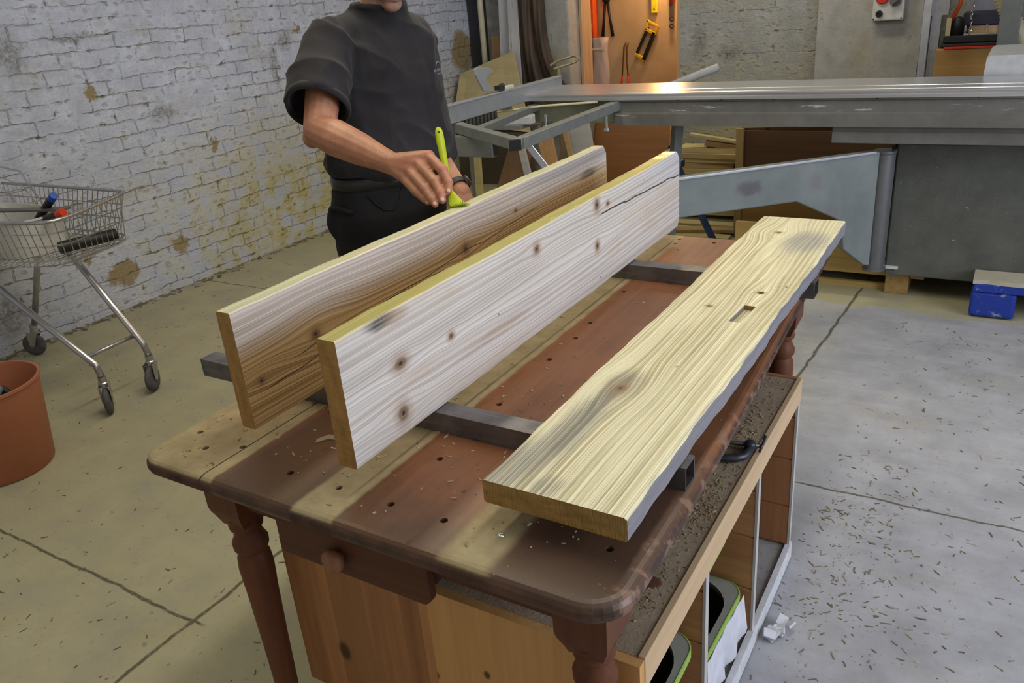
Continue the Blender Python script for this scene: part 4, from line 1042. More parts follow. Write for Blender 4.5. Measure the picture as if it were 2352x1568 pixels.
b = B(); b.lathe((-3.655, YW-.075, 1.196), [(.001, 0), (.03, .001), (.03, .05), (.014, .075), (.012, .10), (.001, .101)], 16); o = b.build('bottle', plain('amber_bottle', (.35, .24, .10), .3), smooth=True); tag(o, 'small amber bottle on the orange-red rack shelf', 'bottle')
t = MT('clear_polythene'); n = t.noise(t.mp(t.obj(), (8, 8, 2)), 1, 4, .6); t.bump(n, .5, .02)
M_POLY = t.fin((.62, .52, .50), .3, 0, .6); t.b.inputs['Alpha'].default_value = .72
bag = thing('plastic_bag', 'clear plastic sack of battens hanging behind the left door lining', 'bag', (-3.43, YW, .8))
b = B(); rings = []
for i in range(13):
    z = .30+.77*i/12
    rings.append([(-3.43+(.080+.008*sin(i*1.1))*cos(2*pi*k/20), YW-.20+(.05+.008*sin(k*1.7+i))*sin(2*pi*k/20), z) for k in range(20)])
b.ring_loft(rings); b.build('sack', M_POLY, bag, smooth=True)
b = B(); b.box(-3.51, -3.35, YW-.262, YW-.252, .965, .98); b.build('seam', plain('sack_seam', (.75, .60, .45), .5), bag)
b = B(); b.box(-3.60, -3.545, YW-.25, YW-.14, .0, 1.06); b.lathe((-3.575, YW-.19, 1.06), [(.04, 0), (.05, .03), (.03, .10), (.001, .11)], 16)
o = b.build('vacuum_hose_holder', plain('navy_plastic', (.02, .025, .06), .4), smooth=True, auto=35); tag(o, 'dark navy upright holder left of the clear plastic sack', 'holder')
pbx = thing('plywood_box', 'small plywood box on the floor just inside the tool room doorway', 'box', (-2.57, 6.9, 0))
B().box(-2.76, -2.40, 6.75, 7.05, 0, .33).build('body', wood('lit_ply', (.50, .32, .15), (.62, .43, .24), 0), pbx, bevel=.01)
B().box(-2.70, -2.46, 6.742, 6.752, .05, .19).build('opening_shade', plain('opening_shade_dark', (.06, .03, .02), .8), pbx)  # dark plate on the front, painted as the shaded hollow
b = B(); b.lathe((-2.95, 6.95, 0), [(.001, 0), (.10, .0), (.12, .36), (.11, .36), (.09, .02)], 24); o = b.build('bucket', M_ORANGE, smooth=True, auto=40); tag(o, 'orange bucket beside the small plywood box in the doorway', 'bucket')

# ---------------------------------------------------------------- switch box and machinery on the right
swb = thing('switch_box', 'white machine switch box with a red and a black knob on the plaster pier', 'switch', (-.83, 6.36, 1.1))
b = B(); b.box(-.93, -.735, 6.29, 6.36, 1.14, 1.40); b.build('body', plain('white_switch_plastic', (.60, .61, .62), .4), swb, bevel=.008)
b = B(); b.lathe((-.872, 6.29, 1.285), [(.040, 0), (.040, .012), (.034, .018), (.001, .02)], 20, (0, -1, 0)); b.build('red_knob', M_RED, swb, smooth=True, auto=40)
b = B(); b.lathe((-.79, 6.29, 1.262), [(.036, 0), (.036, .014), (.001, .016)], 20, (0, -1, 0)); b.obox((-.79, 6.262, 1.262), (.062, .022, .016), (0, -.7, 0)); b.build('grey_knob', plain('grey_knob', (.14, .14, .14), .4), swb)
b = B(); b.lathe((-.885, 6.29, 1.185), [(.022, 0), (.022, .012), (.012, .013), (.012, .004)], 18, (0, -1, 0)); b.build('key_ring', M_BLACK, swb)
for xx, zz in ((-.92, 1.152), (-.748, 1.152)):
    B().lathe((xx, 6.29, zz), [(.005, 0), (.005, .002)], 10, (0, -1, 0)).build('screw', M_BLACK, swb)
b = B(); b.tube([(-.69, 6.30, 2.2), (-.64, 6.28, 1.5), (-.60, 6.26, 1.25), (-.60, 6.26, .9), (-.62, 6.25, .3)], .014, 8); o = b.build('cable', M_BLACK, smooth=True); tag(o, 'thick black cable running down the right edge of the plaster pier', 'cable')
b = B(); b.box(-.55, -.51, 5.62, 5.66, 0, 2.6); o = b.build('metal_trunking', plain('bright_trunking', (.55, .56, .60), .3, .6)); tag(o, 'narrow bright metal strip left of the brown machine stand', 'trunking')
b = B(); b.box(-.505, -.455, 5.66, 5.72, 0, 1.19); b.box(-.52, -.42, 5.66, 5.74, 1.19, 2.4); o = b.build('steel_column', plain('pale_steel', (.36, .36, .38), .5, .3)); tag(o, 'pale grey steel channel beside the brown machine stand', 'column')
st = thing('machine_stand', 'orange-brown machine stand behind the far right end of the saw carriage', 'stand', (-.3, 5.8, 0))
b = B(); b.box(-.46, .25, 5.6, 6.1, 0, 1.005); b.build('body', wood('orange_brown_ply', (.33, .18, .055), (.42, .25, .09), 0, .4, .6), st, bevel=.008)
b = B(); b.box(-.42, .25, 5.59, 6.1, 1.005, 1.014); b.build('red_edge', M_RED, st)
mm = thing('bench_machine', 'black bench machine with a round motor on the orange-brown stand', 'machine', (-.25, 5.8, 1.014))
b = B(); b.box(-.445, .2, 5.62, 6.0, 1.014, 1.03); b.box(-.43, .2, 5.64, 6.0, 1.035, 1.072); b.box(-.40, .2, 5.66, 5.98, 1.028, 1.037); b.build('bed', M_BLACK, mm, bevel=.003)
b = B(); b.lathe((-.365, 5.70, 1.073), [(.034, 0), (.034, .06), (.030, .085), (.016, .10), (.001, .104)], 20); b.build('motor', M_BLACK, mm, smooth=True)
b = B(); b.box(-.31, .1, 5.72, 5.75, 1.073, 1.078); b.box(-.305, -.15, 5.70, 5.76, 1.078, 1.115); b.build('work_rest', wood('work_rest', (.38, .26, .15), (.5, .36, .22), 0), mm)
b = B()
for xx in (-.325, -.215, -.152): b.tube([(xx, 5.69, 1.073), (xx, 5.69, 1.125)], .004, 6)
b.box(-.33, -.145, 5.685, 5.695, 1.073, 1.079); b.build('guide_pins', M_CHROME, mm)
b = B(); b.obox((-.22, 5.86, 1.15), (.26, .12, .08)); b.build('gearbox', plain('dark_blue_grey', (.03, .03, .05), .4), mm, bevel=.01)
b = B(); b.box(-.33, .15, 5.92, 5.98, 1.073, 1.42); b.build('back_plate', plain('violet_grey', (.20, .195, .215), .5), mm)
b = B(); b.tube([(-.405, 5.75, 1.08), (-.40, 5.75, 1.17), (-.375, 5.75, 1.23), (-.36, 5.75, 1.32)], .012, 8); b.build('red_lever', M_ORANGE, mm, smooth=True)
b = B()
for k in range(16):
    zz = 1.08+.022*k
    ring = [(-.30+.002*sin(k)+.006*cos(a*.785)*(1 if k % 2 else .25), 5.68+.006*cos(a*.785)*(.25 if k % 2 else 1), zz+.014*sin(a*.785)) for a in range(8)]
    b.tube(ring, .0022, 5, closed=True)
b.build('chain', M_CHROME, mm)
b = B(); b.box(-.425, -.40, 5.66, 5.72, 1.073, 1.17); b.build('cream_block', plain('cream_paint', (.5, .45, .28), .5), mm)
b = B(); b.box(-.145, -.047, 5.28, 5.37, 0, 2.6); o = b.build('steel_post', plain('post_grey', (.15, .16, .15), .5, .1), bevel=.004); tag(o, 'grey steel post rising at the far right behind the saw carriage', 'post')
b = B(); pth = []
for k in range(80):
    f_ = k/79; pth.append((-.205+.33*f_, 5.45+.02*sin(f_*3), 1.40-.55*f_-.06*sin(f_*3.1)))
rad = [.046+.006*(1 if k % 2 else -1) for k in range(80)]
b.tube(pth, rad, 16)
t = MT('ribbed_hose'); p = t.obj(); M_HOSE = t.fin(t.mix(t.noise(p, 6, 3, .5), (.48, .42, .27), (.62, .56, .40)), .5)
b2 = b.build('ribbed_hose', M_HOSE, smooth=True); tag(b2, 'cream ribbed hose behind the grey steel post at the far right', 'hose')

# ---------------------------------------------------------------- shopping trolley
M_WIRE = plain('chrome_wire', (.52, .52, .53), .25, .85)
M_TROL = plain('chrome_tube', (.46, .46, .48), .28, .85)
M_RUBBER = plain('grey_rubber', (.085, .085, .09), .65, 0, .3, 30)
tro = thing('shopping_trolley', 'chrome wire shopping trolley standing by the brick wall', 'trolley', (-3.6, 1.85, 0))
LEGA = [(-4.05, 1.66, .665), (-3.72, 1.675, .490), (-3.17, 1.683, .215), (-3.155, 1.683, .165)]
LEGB = [(-3.60, 1.915, .635), (-3.50, 1.915, .572), (-3.17, 1.915, .215), (-3.155, 1.915, .165)]
for pth in (LEGA, LEGB, [(-3.955, 2.02, .64), (-3.975, 1.98, .47), (-4.11, 1.945, .165)], [(-4.0, 1.56, .64), (-4.02, 1.58, .47), (-4.16, 1.60, .165)]):
    B().tube(pth, .0145, 12).build('leg', M_TROL, tro, smooth=True)
B().tube([(-3.215, 1.683, .245), (-3.215, 1.915, .250)], .009, 10).build('crossbar', M_TROL, tro, smooth=True)
def caster(x, y, sw):
    b = B(); b.lathe((x, y, .118), [(.001, 0), (.021, .0), (.021, .018), (.017, .022), (.017, .046), (.001, .047)], 18)
    d = Vector((cos(sw), sin(sw), 0)); n = Vector((-d.y, d.x, 0)); hub = Vector((x, y, 0))-d*.022
    for s_ in (-1, 1):
        o_ = n*(s_*.019)
        q = [Vector((x, y, .13))+d*.02+o_, Vector((x, y, .13))-d*.035+o_, hub+Vector((0,0,.06))-d*.014+o_, hub+Vector((0,0,.05))+d*.0+o_, hub+Vector((0,0,.06))+d*.014+o_]
        b.extrude(q, n*(.003*s_))
    c = b.build('caster', M_TROL, tro, smooth=False)
    w = B(); w.lathe(hub+Vector((0, 0, .0585))-n*.014, [(.015, 0), (.016, -.001), (.044, .001), (.055, .005), (.058, .014), (.055, .023), (.044, .027), (.016, .029), (.015, .028)], 28, n)
    w.build('wheel', M_RUBBER, c, smooth=True)
for x, y, sw in ((-3.155, 1.683, 2.5), (-3.155, 1.915, 2.1), (-4.12, 1.94, .6), (-4.17, 1.60, .6)): caster(x, y, sw)
# basket
RIM = [(-4.25, 2.085), (-3.36, 2.10), (-3.29, 2.095), (-3.245, 2.05), (-3.20, 1.95), (-3.12, 1.77), (-3.085, 1.68), (-3.10, 1.63), (-3.16, 1.60), (-3.35, 1.565), (-4.25, 1.50)]
BOT = [(-4.20, 2.055), (-3.40, 2.085), (-3.345, 2.08), (-3.31, 2.03), (-3.285, 1.93), (-3.255, 1.83), (-3.25, 1.78), (-3.28, 1.72), (-3.34, 1.68), (-3.50, 1.625), (-4.20, 1.56)]
ZR, ZBt = .85, .655
def resample(P, n):
    L = [0]
    for a, c in zip(P, P[1:]): L.append(L[-1]+sqrt((a[0]-c[0])**2+(a[1]-c[1])**2))
    out = []
    for i in range(n):
        s_ = L[-1]*i/(n-1)
        for k in range(len(L)-1):
            if L[k+1] >= s_-1e-9:
                f_ = (s_-L[k])/max(1e-9, L[k+1]-L[k]); out.append((P[k][0]+(P[k+1][0]-P[k][0])*f_, P[k][1]+(P[k+1][1]-P[k][1])*f_)); break
    return out
NW = 70
R_, B_ = resample(RIM, NW), resample(BOT, NW)
b = B(); b.tube([(x, y, ZR) for x, y in R_], .0075, 8); rim = b.build('rim', M_TROL, tro, smooth=True)
b = B()
for k in range(NW):
    r, q = R_[k], B_[k]
    cx, cy = -3.75, 1.83
    inn = (q[0]+(cx-q[0])*.07, q[1]+(cy-q[1])*.07)
    b.tube([(r[0], r[1], ZR-.004), (q[0], q[1], ZBt), (q[0], q[1], ZBt-.022), (inn[0], inn[1], ZBt-.024)], .0022, 5)
for f_ in (.30, .62):
    b.tube([(r[0]+(q[0]-r[0])*f_, r[1]+(q[1]-r[1])*f_, ZR+(ZBt-ZR)*f_) for r, q in zip(R_, B_)], .003, 6)
b.tube([(q[0], q[1], ZBt) for q in B_], .004, 6); b.tube([(q[0], q[1], ZBt-.022) for q in B_], .0022, 5)
for k in range(2, NW//2-2, 1):
    q, w = B_[k], B_[NW-1-k]; b.tube([(q[0], q[1], ZBt-.022), (w[0], w[1], ZBt-.022)], .002, 4)
b.build('wire_basket', M_WIRE, tro)
b = B()
for y in (2.06, 1.98, 1.9, 1.82): b.tube([(-4.22, y, ZR+.04), (-4.02, y, ZR-.0), (-3.90, y, ZBt+.05)], .0022, 5)
b.tube([(-4.25, 2.07, ZR+.09), (-4.03, 2.07, ZR+.07), (-3.99, 2.07, ZR+.01), (-3.86, 2.07, ZBt+.04)], .0045, 6); b.tube([(-4.0, 1.62, ZR), (-3.86, 1.66, ZBt+.04), (-3.86, 2.07, ZBt+.04)], .0045, 6); b.tube([(-4.02, 2.07, ZR-.02), (-4.02, 1.62, ZR-.02)], .0022, 5)
b.build('child_seat', M_WIRE, tro)
# in the basket
tub = B()
rg = []
for (k, z) in ((.90, .644), (.97, .75), (1.0, .80), (1.03, .80), (1.03, .795)):
    rg.append([(-3.74+.28*k*(abs(cos(a))**.6)*(1 if cos(a) > 0 else -1), 1.81+.145*k*(abs(sin(a))**.6)*(1 if sin(a) > 0 else -1), z) for a in [2*pi*i/40 for i in range(40)]])
rg += [[(-3.74+(x+3.74)*.96, 1.81+(y-1.81)*.94, z) for x, y, z in rg[2]], [(-3.74+(x+3.74)*.95, 1.81+(y-1.81)*.92, .66) for x, y, z in rg[0]]]
tub.ring_loft(rg); o = tub.build('plastic_tub', plain('white_plastic', (.60, .59, .57), .4, 0, .06), smooth=True, auto=50); tag(o, 'white plastic tub standing in the shopping trolley basket', 'tub')
def capped_tube(p, q, r, capmat, name, label, L=.02):
    p, q = Vector(p), Vector(q); d = (q-p).normalized(); th = thing(name, label, 'tube', p)
    B().tube([p, q], r, 18).build('body', M_BLACK, th, smooth=True, auto=40)
    if capmat: B().lathe(q, [(r*1.02, -.012), (r*1.08, L), (r*.98, L+.006), (.0001, L+.0065)], 18, d).build('cap', capmat, th, smooth=True, auto=40)
capped_tube((-3.72, 1.86, .69), (-3.47, 1.88, .865), .0165, plain('blue_cap', (.02, .09, .45), .35), 'sealant_tube', 'black tube with a blue cap sticking up out of the white tub in the trolley', .014)
capped_tube((-3.66, 1.80, .735), (-3.36, 1.83, .815), .0165, plain('red_cap', (.62, .045, .01), .35), 'sealant_tube', 'black tube with a red cap lying on the white tub in the trolley', .022)
capped_tube((-3.385, 1.80, .674), (-3.33, 2.03, .674), .026, None, 'sealant_tube', 'fat black tube lying at the front of the trolley basket')
b = B(); b.bar((-3.80, 1.78, .815), (-3.42, 1.90, .815), .05, .008); o = b.build('flat_bar', plain('dark_slat', (.12, .11, .10), .5)); tag(o, 'dark flat slat lying across the white tub in the trolley', 'slat')
# ---------------------------------------------------------------- terracotta bin
t = MT('terracotta_plastic'); p = t.obj(); n = t.noise(p, 30, 3, .6); M_TERRA = t.fin(t.mix(n, (.36, .125, .062), (.42, .155, .08)), .5)
bn = thing('terracotta_bin', 'terracotta plastic bin of oddments at the left edge on the floor', 'bin', (-3.125, 1.215, 0))
b = B(); b.lathe((-3.125, 1.215, 0), [(.001, .0), (.160, .0), (.168, .012), (.203, .34), (.208, .342), (.208, .352), (.199, .352), (.196, .34), (.160, .02), (.001, .02)], 48); b.build('body', M_TERRA, bn, smooth=True, auto=40)
B().lathe((-2.936, 1.19, .322), [(.007, 0), (.007, .005), (.003, .008), (.0001, .008)], 12, (1, -.15, 0)).build('rivet', M_CHROME, bn, smooth=True)
rnd = random.Random(3)
mats = [plain('oddment_black', (.02, .02, .022), .5), plain('oddment_grey', (.20, .21, .21), .5), plain('oddment_cream', (.45, .42, .25), .6), plain('oddment_dark', (.05, .045, .05), .5)]
for k in range(14):
    a = rnd.uniform(0, 2*pi); r = .14*sqrt(rnd.random()); c = Vector((-3.125+r*cos(a), 1.215+r*sin(a), .235+.05*rnd.random()))
    d = Vector((rnd.uniform(-1,1), rnd.uniform(-1,1), rnd.uniform(-.5,.7))).normalized()*.055
    bb = B().tube([c-d, c+d], rnd.uniform(.014, .026), 12)
    o = bb.build('oddment', mats[k % 4], smooth=True, auto=40); tag(o, ('black', 'grey', 'cream', 'dark')[k % 4]+' oddment among the things in the terracotta bin', 'oddment', ('black', 'grey', 'cream', 'dark')[k % 4]+' oddments in the bin')
b = B(); b.lathe((-3.125, 1.215, .02), [(.001, 0), (.155, 0), (.178, .20), (.001, .21)], 32); o = b.build('bin_filling', plain('dark_rubbish', (.06, .055, .05), .8)); tag(o, 'dark rubbish filling the terracotta bin', 'rubbish', kind='stuff')
# ---------------------------------------------------------------- the worker
from mathutils import noise as mnoise
FV, LV, UV = Vector((.982, -.19, 0)), Vector((.19, .982, 0)), Vector((0, 0, 1))
per = thing('person', 'person in dark charcoal T-shirt and black trousers brushing oil onto the far board', 'person', (-1.60, 1.87, 0))
t = MT('skin'); p = t.obj(); n = t.noise(p, 22, 4, .6); n2 = t.noise(p, 140, 3, .7)
c = t.mix(t.ramp(n, [(.3, 0), (.7, 1)]), (.34, .145, .080), (.46, .225, .135)); c = t.mix(t.mr(n2, .5, .72, 0, .35), c, (.27, .10, .058))
HC = Vector((-1.548, 1.936, 1.622)); HF = Vector((.74, -.36, -.57)).normalized(); HU = (UV - HF*HF.z).normalized(); HS = HU.cross(HF)   # head: front, up, left
pb_ = Vector((-1.60, 1.87, 0))
jaw = HC + HF*.045 - HU*.085 - pb_
c = t.mix(t.mul(t.blob(p, tuple(jaw), (.075, .075, .055), .4), t.mr(n2, .3, .6, .3, .6)), c, (.27, .19, .165))
kn = [(-1.211, 1.581, 1.160), (-1.233, 1.567, 1.147), (-1.25, 1.555, 1.131), (-1.142, 1.523, 1.081), (-1.134, 1.545, 1.102), (-1.158, 1.557, 1.13)]
c = t.mix(t.mul(t.blobs(p, [(tuple(Vector(k)-pb_), (.016, .016, .016)) for k in kn], .6), .45), c, (.50, .16, .11))
t.bump(t.add(n2, n), .25, .002)
t.b.inputs['Subsurface Weight'].default_value = .08; t.b.inputs['Subsurface Radius'].default_value = (.01, .004, .002)
M_SKIN = t.fin(c, .48, 0, .4)

ShR, ElR, WrR = Vector((-1.671, 1.784, 1.418)), Vector((-1.568, 1.590, 1.213)), Vector((-1.307, 1.562, 1.137))
ShL, ElL, WrL = Vector((-1.652, 2.140, 1.408)), Vector((-1.600, 2.055, 1.115)), Vector((-1.345, 1.890, .985))
b = B()
def ell(c, a, d, z=None):
    c = Vector(c); return [c + LV*a*cos(2*pi*k/28) + FV*d*sin(2*pi*k/28) for k in range(28)]
# trunk
b.ring_loft([ell((-1.605, 1.87, .80), .12, .09), ell((-1.605, 1.87, .86), .165, .11), ell((-1.60, 1.875, .95), .165, .11), ell((-1.60, 1.885, 1.05), .145, .10), ell((-1.615, 1.92, 1.22), .16, .105), ell((-1.632, 1.955, 1.36), .165, .10), ell((-1.64, 1.968, 1.42), .12, .075), ell((-1.645, 1.973, 1.46), .065, .06)])
b.capsule([ShR, (ShR+ShL)/2+Vector((0, 0, .01)), ShL], [.052, .06, .052])
NB = Vector((-1.645, 1.975, 1.44))
b.capsule([NB, NB+(HC-NB)*.55, HC-HU*.03-HF*.03], [.062, .056, .056])
# legs
for s_, hip, knee, ank in ((-1, (-1.62, 1.785, .86), (-1.60, 1.765, .48), (-1.66, 1.75, .09)), (1, (-1.60, 1.955, .86), (-1.575, 1.985, .48), (-1.64, 2.0, .09))):
    b.capsule([hip, Vector(hip).lerp(Vector(knee), .5), knee], [.085, .072, .055]); b.capsule([knee, Vector(knee).lerp(Vector(ank), .35), ank], [.054, .056, .036])
    b.capsule([Vector(ank)+Vector((-.03, 0, -.04)), Vector(ank)+Vector((.06, -.01, -.05)), Vector(ank)+Vector((.15, -.03, -.06))], [.035, .036, .025])
# head
Hm = Matrix((HF, HS, HU)).transposed()
b.ellipsoid(HC + HU*.030 - HF*.020, (.098, .076, .098), Hm)
b.ellipsoid(HC + HF*.030 - HU*.050, (.062, .058, .062), Hm)
b.ellipsoid(HC + HF*.062 - HU*.098, (.028, .030, .022), Hm)
for s_ in (-1, 1):
    b.capsule([HC-HF*.035+HS*.056*s_-HU*.045, HC+HF*.02+HS*.046*s_-HU*.088, HC+HF*.062+HS*.012*s_-HU*.102], [.017, .016, .015])
    b.ellipsoid(HC + HF*.062 + HS*.040*s_ - HU*.022, (.026, .024, .022), Hm)
    b.capsule([HC+HF*.088+HS*.012*s_+HU*.030, HC+HF*.078+HS*.045*s_+HU*.030], [.009, .009])
    b.capsule([HC+HF*.083+HS*.020*s_+HU*.0185, HC+HF*.0885+HS*.032*s_+HU*.0175, HC+HF*.079+HS*.045*s_+HU*.0165], [.006, .0065, .006])
    b.capsule([HC+HF*.082+HS*.021*s_-HU*.004, HC+HF*.086+HS*.032*s_-HU*.006, HC+HF*.078+HS*.044*s_-HU*.003], [.005, .0055, .005])
    b.ellipsoid(HC - HF*.012 + HS*.079*s_ - HU*.008, (.018, .007, .030), Hm)
    b.ellipsoid(HC + HF*.102 + HS*.011*s_ - HU*.034, (.011, .009, .008), Hm)
b.capsule([HC+HF*.086+HU*.022, HC+HF*.101-HU*.010, HC+HF*.111-HU*.030], [.009, .0105, .0115])
for hh, fo in ((-.060, .090), (-.073, .087)):
    b.capsule([HC+HF*(fo-.010)+HS*.024+HU*hh, HC+HF*fo+HU*(hh+.001), HC+HF*(fo-.010)-HS*.024+HU*hh], [.004, .0065, .004])
# right arm, bare from the sleeve
b.capsule([ShR, ShR.lerp(ElR, .5), ElR], [.050, .049, .043])
b.capsule([ElR, ElR.lerp(WrR, .22), ElR.lerp(WrR, .55), ElR.lerp(WrR, .85), WrR], [.043, .048, .042, .031, .028])
b.ellipsoid(ElR+Vector((-.022, -.006, -.018)), (.028, .028, .028))
# right hand round the brush
K = {'i': (-1.213, 1.583, 1.156), 'm': (-1.235, 1.568, 1.143), 'r': (-1.252, 1.556, 1.127), 'p': (-1.266, 1.550, 1.109)}
FG = {'i': [(-1.211, 1.581, 1.154), (-1.157, 1.557, 1.130), (-1.134, 1.544, 1.103), (-1.129, 1.533, 1.086)],
      'm': [(-1.235, 1.566, 1.142), (-1.170, 1.538, 1.106), (-1.145, 1.523, 1.082), (-1.136, 1.515, 1.068)],
      'r': [(-1.254, 1.553, 1.125), (-1.190, 1.524, 1.090), (-1.163, 1.512, 1.069), (-1.154, 1.508, 1.059)],
      'p': [(-1.268, 1.547, 1.107), (-1.218, 1.523, 1.082), (-1.190, 1.516, 1.068), (-1.178, 1.514, 1.061)]}
FR = {'i': [.0145, .0124, .0110, .0094], 'm': [.0148, .0126, .0112, .0095], 'r': [.0142, .0120, .0106, .0090], 'p': [.0128, .0106, .0094, .0082]}
for k in 'imrp':
    b.capsule(FG[k], FR[k], 14)
    b.capsule([WrR+Vector((.0, .0, .002)), WrR.lerp(Vector(K[k]), .55), Vector(K[k])], [.027, .0225, .0158], 14)
    b.ellipsoid(Vector(FG[k][1]), (FR[k][1]*1.12,)*3); b.ellipsoid(Vector(K[k])+Vector((.0, -.001, .001)), (.0140,)*3)
    b.ellipsoid(Vector(FG[k][2]), (FR[k][2]*1.10,)*3)
pc = Vector((-1.255, 1.575, 1.122))
for k1, k2 in ('im', 'mr', 'rp'):
    b.capsule([(Vector(K[k1])+Vector(K[k2]))/2+(WrR-Vector(K[k1]))*.25, (Vector(K[k1])+Vector(K[k2]))/2, Vector(FG[k1][0]).lerp(Vector(FG[k1][1]), .28).lerp(Vector(FG[k2][0]).lerp(Vector(FG[k2][1]), .28), .5)], [.016, .0135, .0085], 12)
b.ellipsoid(pc, (.034, .018, .030), (0, .55, 0)); b.ellipsoid(pc+Vector((-.02, .004, -.006)), (.03, .018, .028), (0, .4, 0))
TH = [WrR+Vector((.020, .016, -.008)), (-1.252, 1.592, 1.098), (-1.205, 1.578, 1.090), (-1.165, 1.560, 1.086)]
b.capsule(TH, [.017, .0155, .0115, .0092], 14)
# left arm and hand resting on the table behind the board
b.capsule([ShL, ShL.lerp(ElL, .5), ElL], [.050, .049, .043])
b.capsule([ElL, ElL.lerp(WrL, .25), ElL.lerp(WrL, .6), WrL], [.043, .045, .036, .028])
hd = Vector((.045, -.045, -.075)); LK = WrL+hd
for i, (dx, dy) in enumerate(((-.026, -.028), (-.009, -.010), (.009, .009), (.026, .026))):
    kk = LK+Vector((dx, dy, .0)); dn = [kk, kk+Vector((.022, -.018, -.032)), kk+Vector((.036, -.028, -.055)), kk+Vector((.046, -.034, -.072))]
    b.capsule([WrL, WrL.lerp(kk, .5), kk], [.024, .02, .0125], 12); b.capsule(dn, [.0115, .0100, .009, .0078], 12)
b.capsule([WrL+Vector((.0, -.02, -.015)), LK+Vector((-.04, -.045, .0)), LK+Vector((-.02, -.06, -.035))], [.016, .013, .009], 12)
body = remeshed(b, 'body', M_SKIN, .0030, per, 3, .5)

# finger nails
M_NAIL = plain('nail', (.62, .36, .29), .3, 0, .05)
def nail(tip, prev, r):
    tip, prev = Vector(tip), Vector(prev); d = (tip-prev).normalized()
    v = (Vector((0, 0, 1.5))-tip).normalized(); v = (v-d*v.dot(d)).normalized(); s_ = d.cross(v)
    M = Matrix((d, s_, v)).transposed()
    B().ellipsoid(tip+v*(r*.80)+d*.0015, (.0058, .0050, .0022), M, 14, 8).build('fingernail', M_NAIL, per, smooth=True)
for k in 'imrp': nail(FG[k][3], FG[k][2], FR[k][3])

# eyes and hair
M_EYE = plain('eye_white', (.5, .47, .43), .2, 0, .02)
for s_ in (-1, 1):
    ec = HC+HF*.0755+HS*.032*s_+HU*.008
    ey = B().ellipsoid(ec, (.0125, .0125, .0125), Hm).build('eye', M_EYE, per, smooth=True)
    gd = (HF*.92-HU*.38).normalized(); gs = HS; gu = gs.cross(gd)*-1
    B().ellipsoid(ec+gd*.0098, (.0036, .0058, .0058), Matrix((gd, gs, gu)).transposed(), 16, 8).build('iris', plain('iris', (.05, .06, .06), .15), ey, smooth=True)
b = B(); b.ellipsoid(HC + HU*.042 - HF*.030, (.100, .083, .098), Hm); b.ellipsoid(HC - HF*.062 - HU*.01, (.05, .07, .06), Hm)
def hairdisp(co, no):
    return no*np.array([[.003*mnoise.noise(Vector(q)*90)] for q in co])
remeshed(b, 'hair', plain('grey_brown_hair', (.12, .095, .08), .6, 0, .3, 120), .006, per, 2, .5, hairdisp)

# T-shirt
t = MT('charcoal_cotton'); p = t.obj(); n = t.noise(p, 5, 4, .6); n2 = t.noise(p, 420, 2, .6)
c = t.mix(t.ramp(n, [(.3, 0), (.7, 1)]), (.0145, .0135, .0155), (.0265, .0245, .0275)); c = t.mix(t.mr(n2, .5, .7, 0, .3), c, (.04, .036, .038))
t.bump(n2, .12, .001)
t.b.inputs['Sheen Weight'].default_value = .08; t.b.inputs['Sheen Roughness'].default_value = .5
M_SHIRT = t.fin(c, .9, 0, .15)
b = B()
b.ring_loft([ell((-1.592, 1.890, 1.050), .195, .150), ell((-1.590, 1.892, 1.064), .212, .166), ell((-1.590, 1.896, 1.10), .215, .170), ell((-1.598, 1.908, 1.15), .208, .162), ell((-1.612, 1.932, 1.25), .198, .142), ell((-1.624, 1.952, 1.34), .197, .134), ell((-1.632, 1.962, 1.40), .178, .114), ell((-1.637, 1.969, 1.445), .125, .090), ell((-1.636, 1.972, 1.480), .086, .080), ell((-1.630, 1.970, 1.512), .080, .078)])
b.capsule([ShR+Vector((0, .01, .0)), (ShR+ShL)/2+Vector((-.005, 0, .018)), ShL], [.064, .075, .064], 20)
CuR = ShR.lerp(ElR, .80)+Vector((-.012, .0, .012)); CuL = ShL.lerp(ElL, .66)
def sleeve(bb, sh, cu, r0, r1):
    d = (cu-sh).normalized(); u = Vector((0,0,1)); u = (u-d*u.dot(d)).normalized(); v = d.cross(u)
    R = []
    for f_, r in ((-.1, r0*.8), (.05, r0), (.35, r0*1.03), (.7, (r0+r1)/2*1.02), (.95, r1), (.985, r1*1.015), (1.0, r1)):
        cc = sh.lerp(cu, f_); R.append([cc+(u*cos(2*pi*k/28)+v*sin(2*pi*k/28))*r for k in range(28)])
    bb.ring_loft(R)
sleeve(b, ShR, CuR, .071, .086); sleeve(b, ShL, CuL, .070, .078)
def folds(co, no):
    out = np.zeros((len(co), 1))
    for i, q in enumerate(co):
        x, y, z = q
        s_ = LV.x*(x+1.62)+LV.y*(y-1.94)             # across the chest, + to his left
        def ridge(v): return (1-min(1, abs(mnoise.noise(v))*2.1))**2
        k = mnoise.noise(Vector((s_*5+z*4.5, z*2.0-s_*2.0, x*2)))*.012            # slanting drapes
        k += ridge(Vector((s_*5.5+z*5.5, z*1.8-s_*2.2, x*2.5+7)))*.011
        k += ridge(Vector((s_*9-z*6, z*4+s_*5, y*4+3)))*.006-.006
        k += mnoise.noise(Vector((x*40, y*40, z*34)))*.0010
        if z < 1.12: k += .006*sin(s_*46+3*sin(z*20))*min(1, (1.12-z)/.05)
        out[i, 0] = k
    return no*out
shirt = remeshed(b, 't_shirt', M_SHIRT, .0065, per, 5, .5)
cb = B()
for sh, cu, r in ((ShR, CuR, .077), (ShL, CuL, .069)):
    d = (cu-sh).normalized(); cb.tube([cu-d*.075, cu-d*.02, cu+d*.04], [r*.80, r, r*1.02], 24)
nv0 = len(shirt.data.vertices); keep = shirt.data.copy()
cut(shirt, cb)
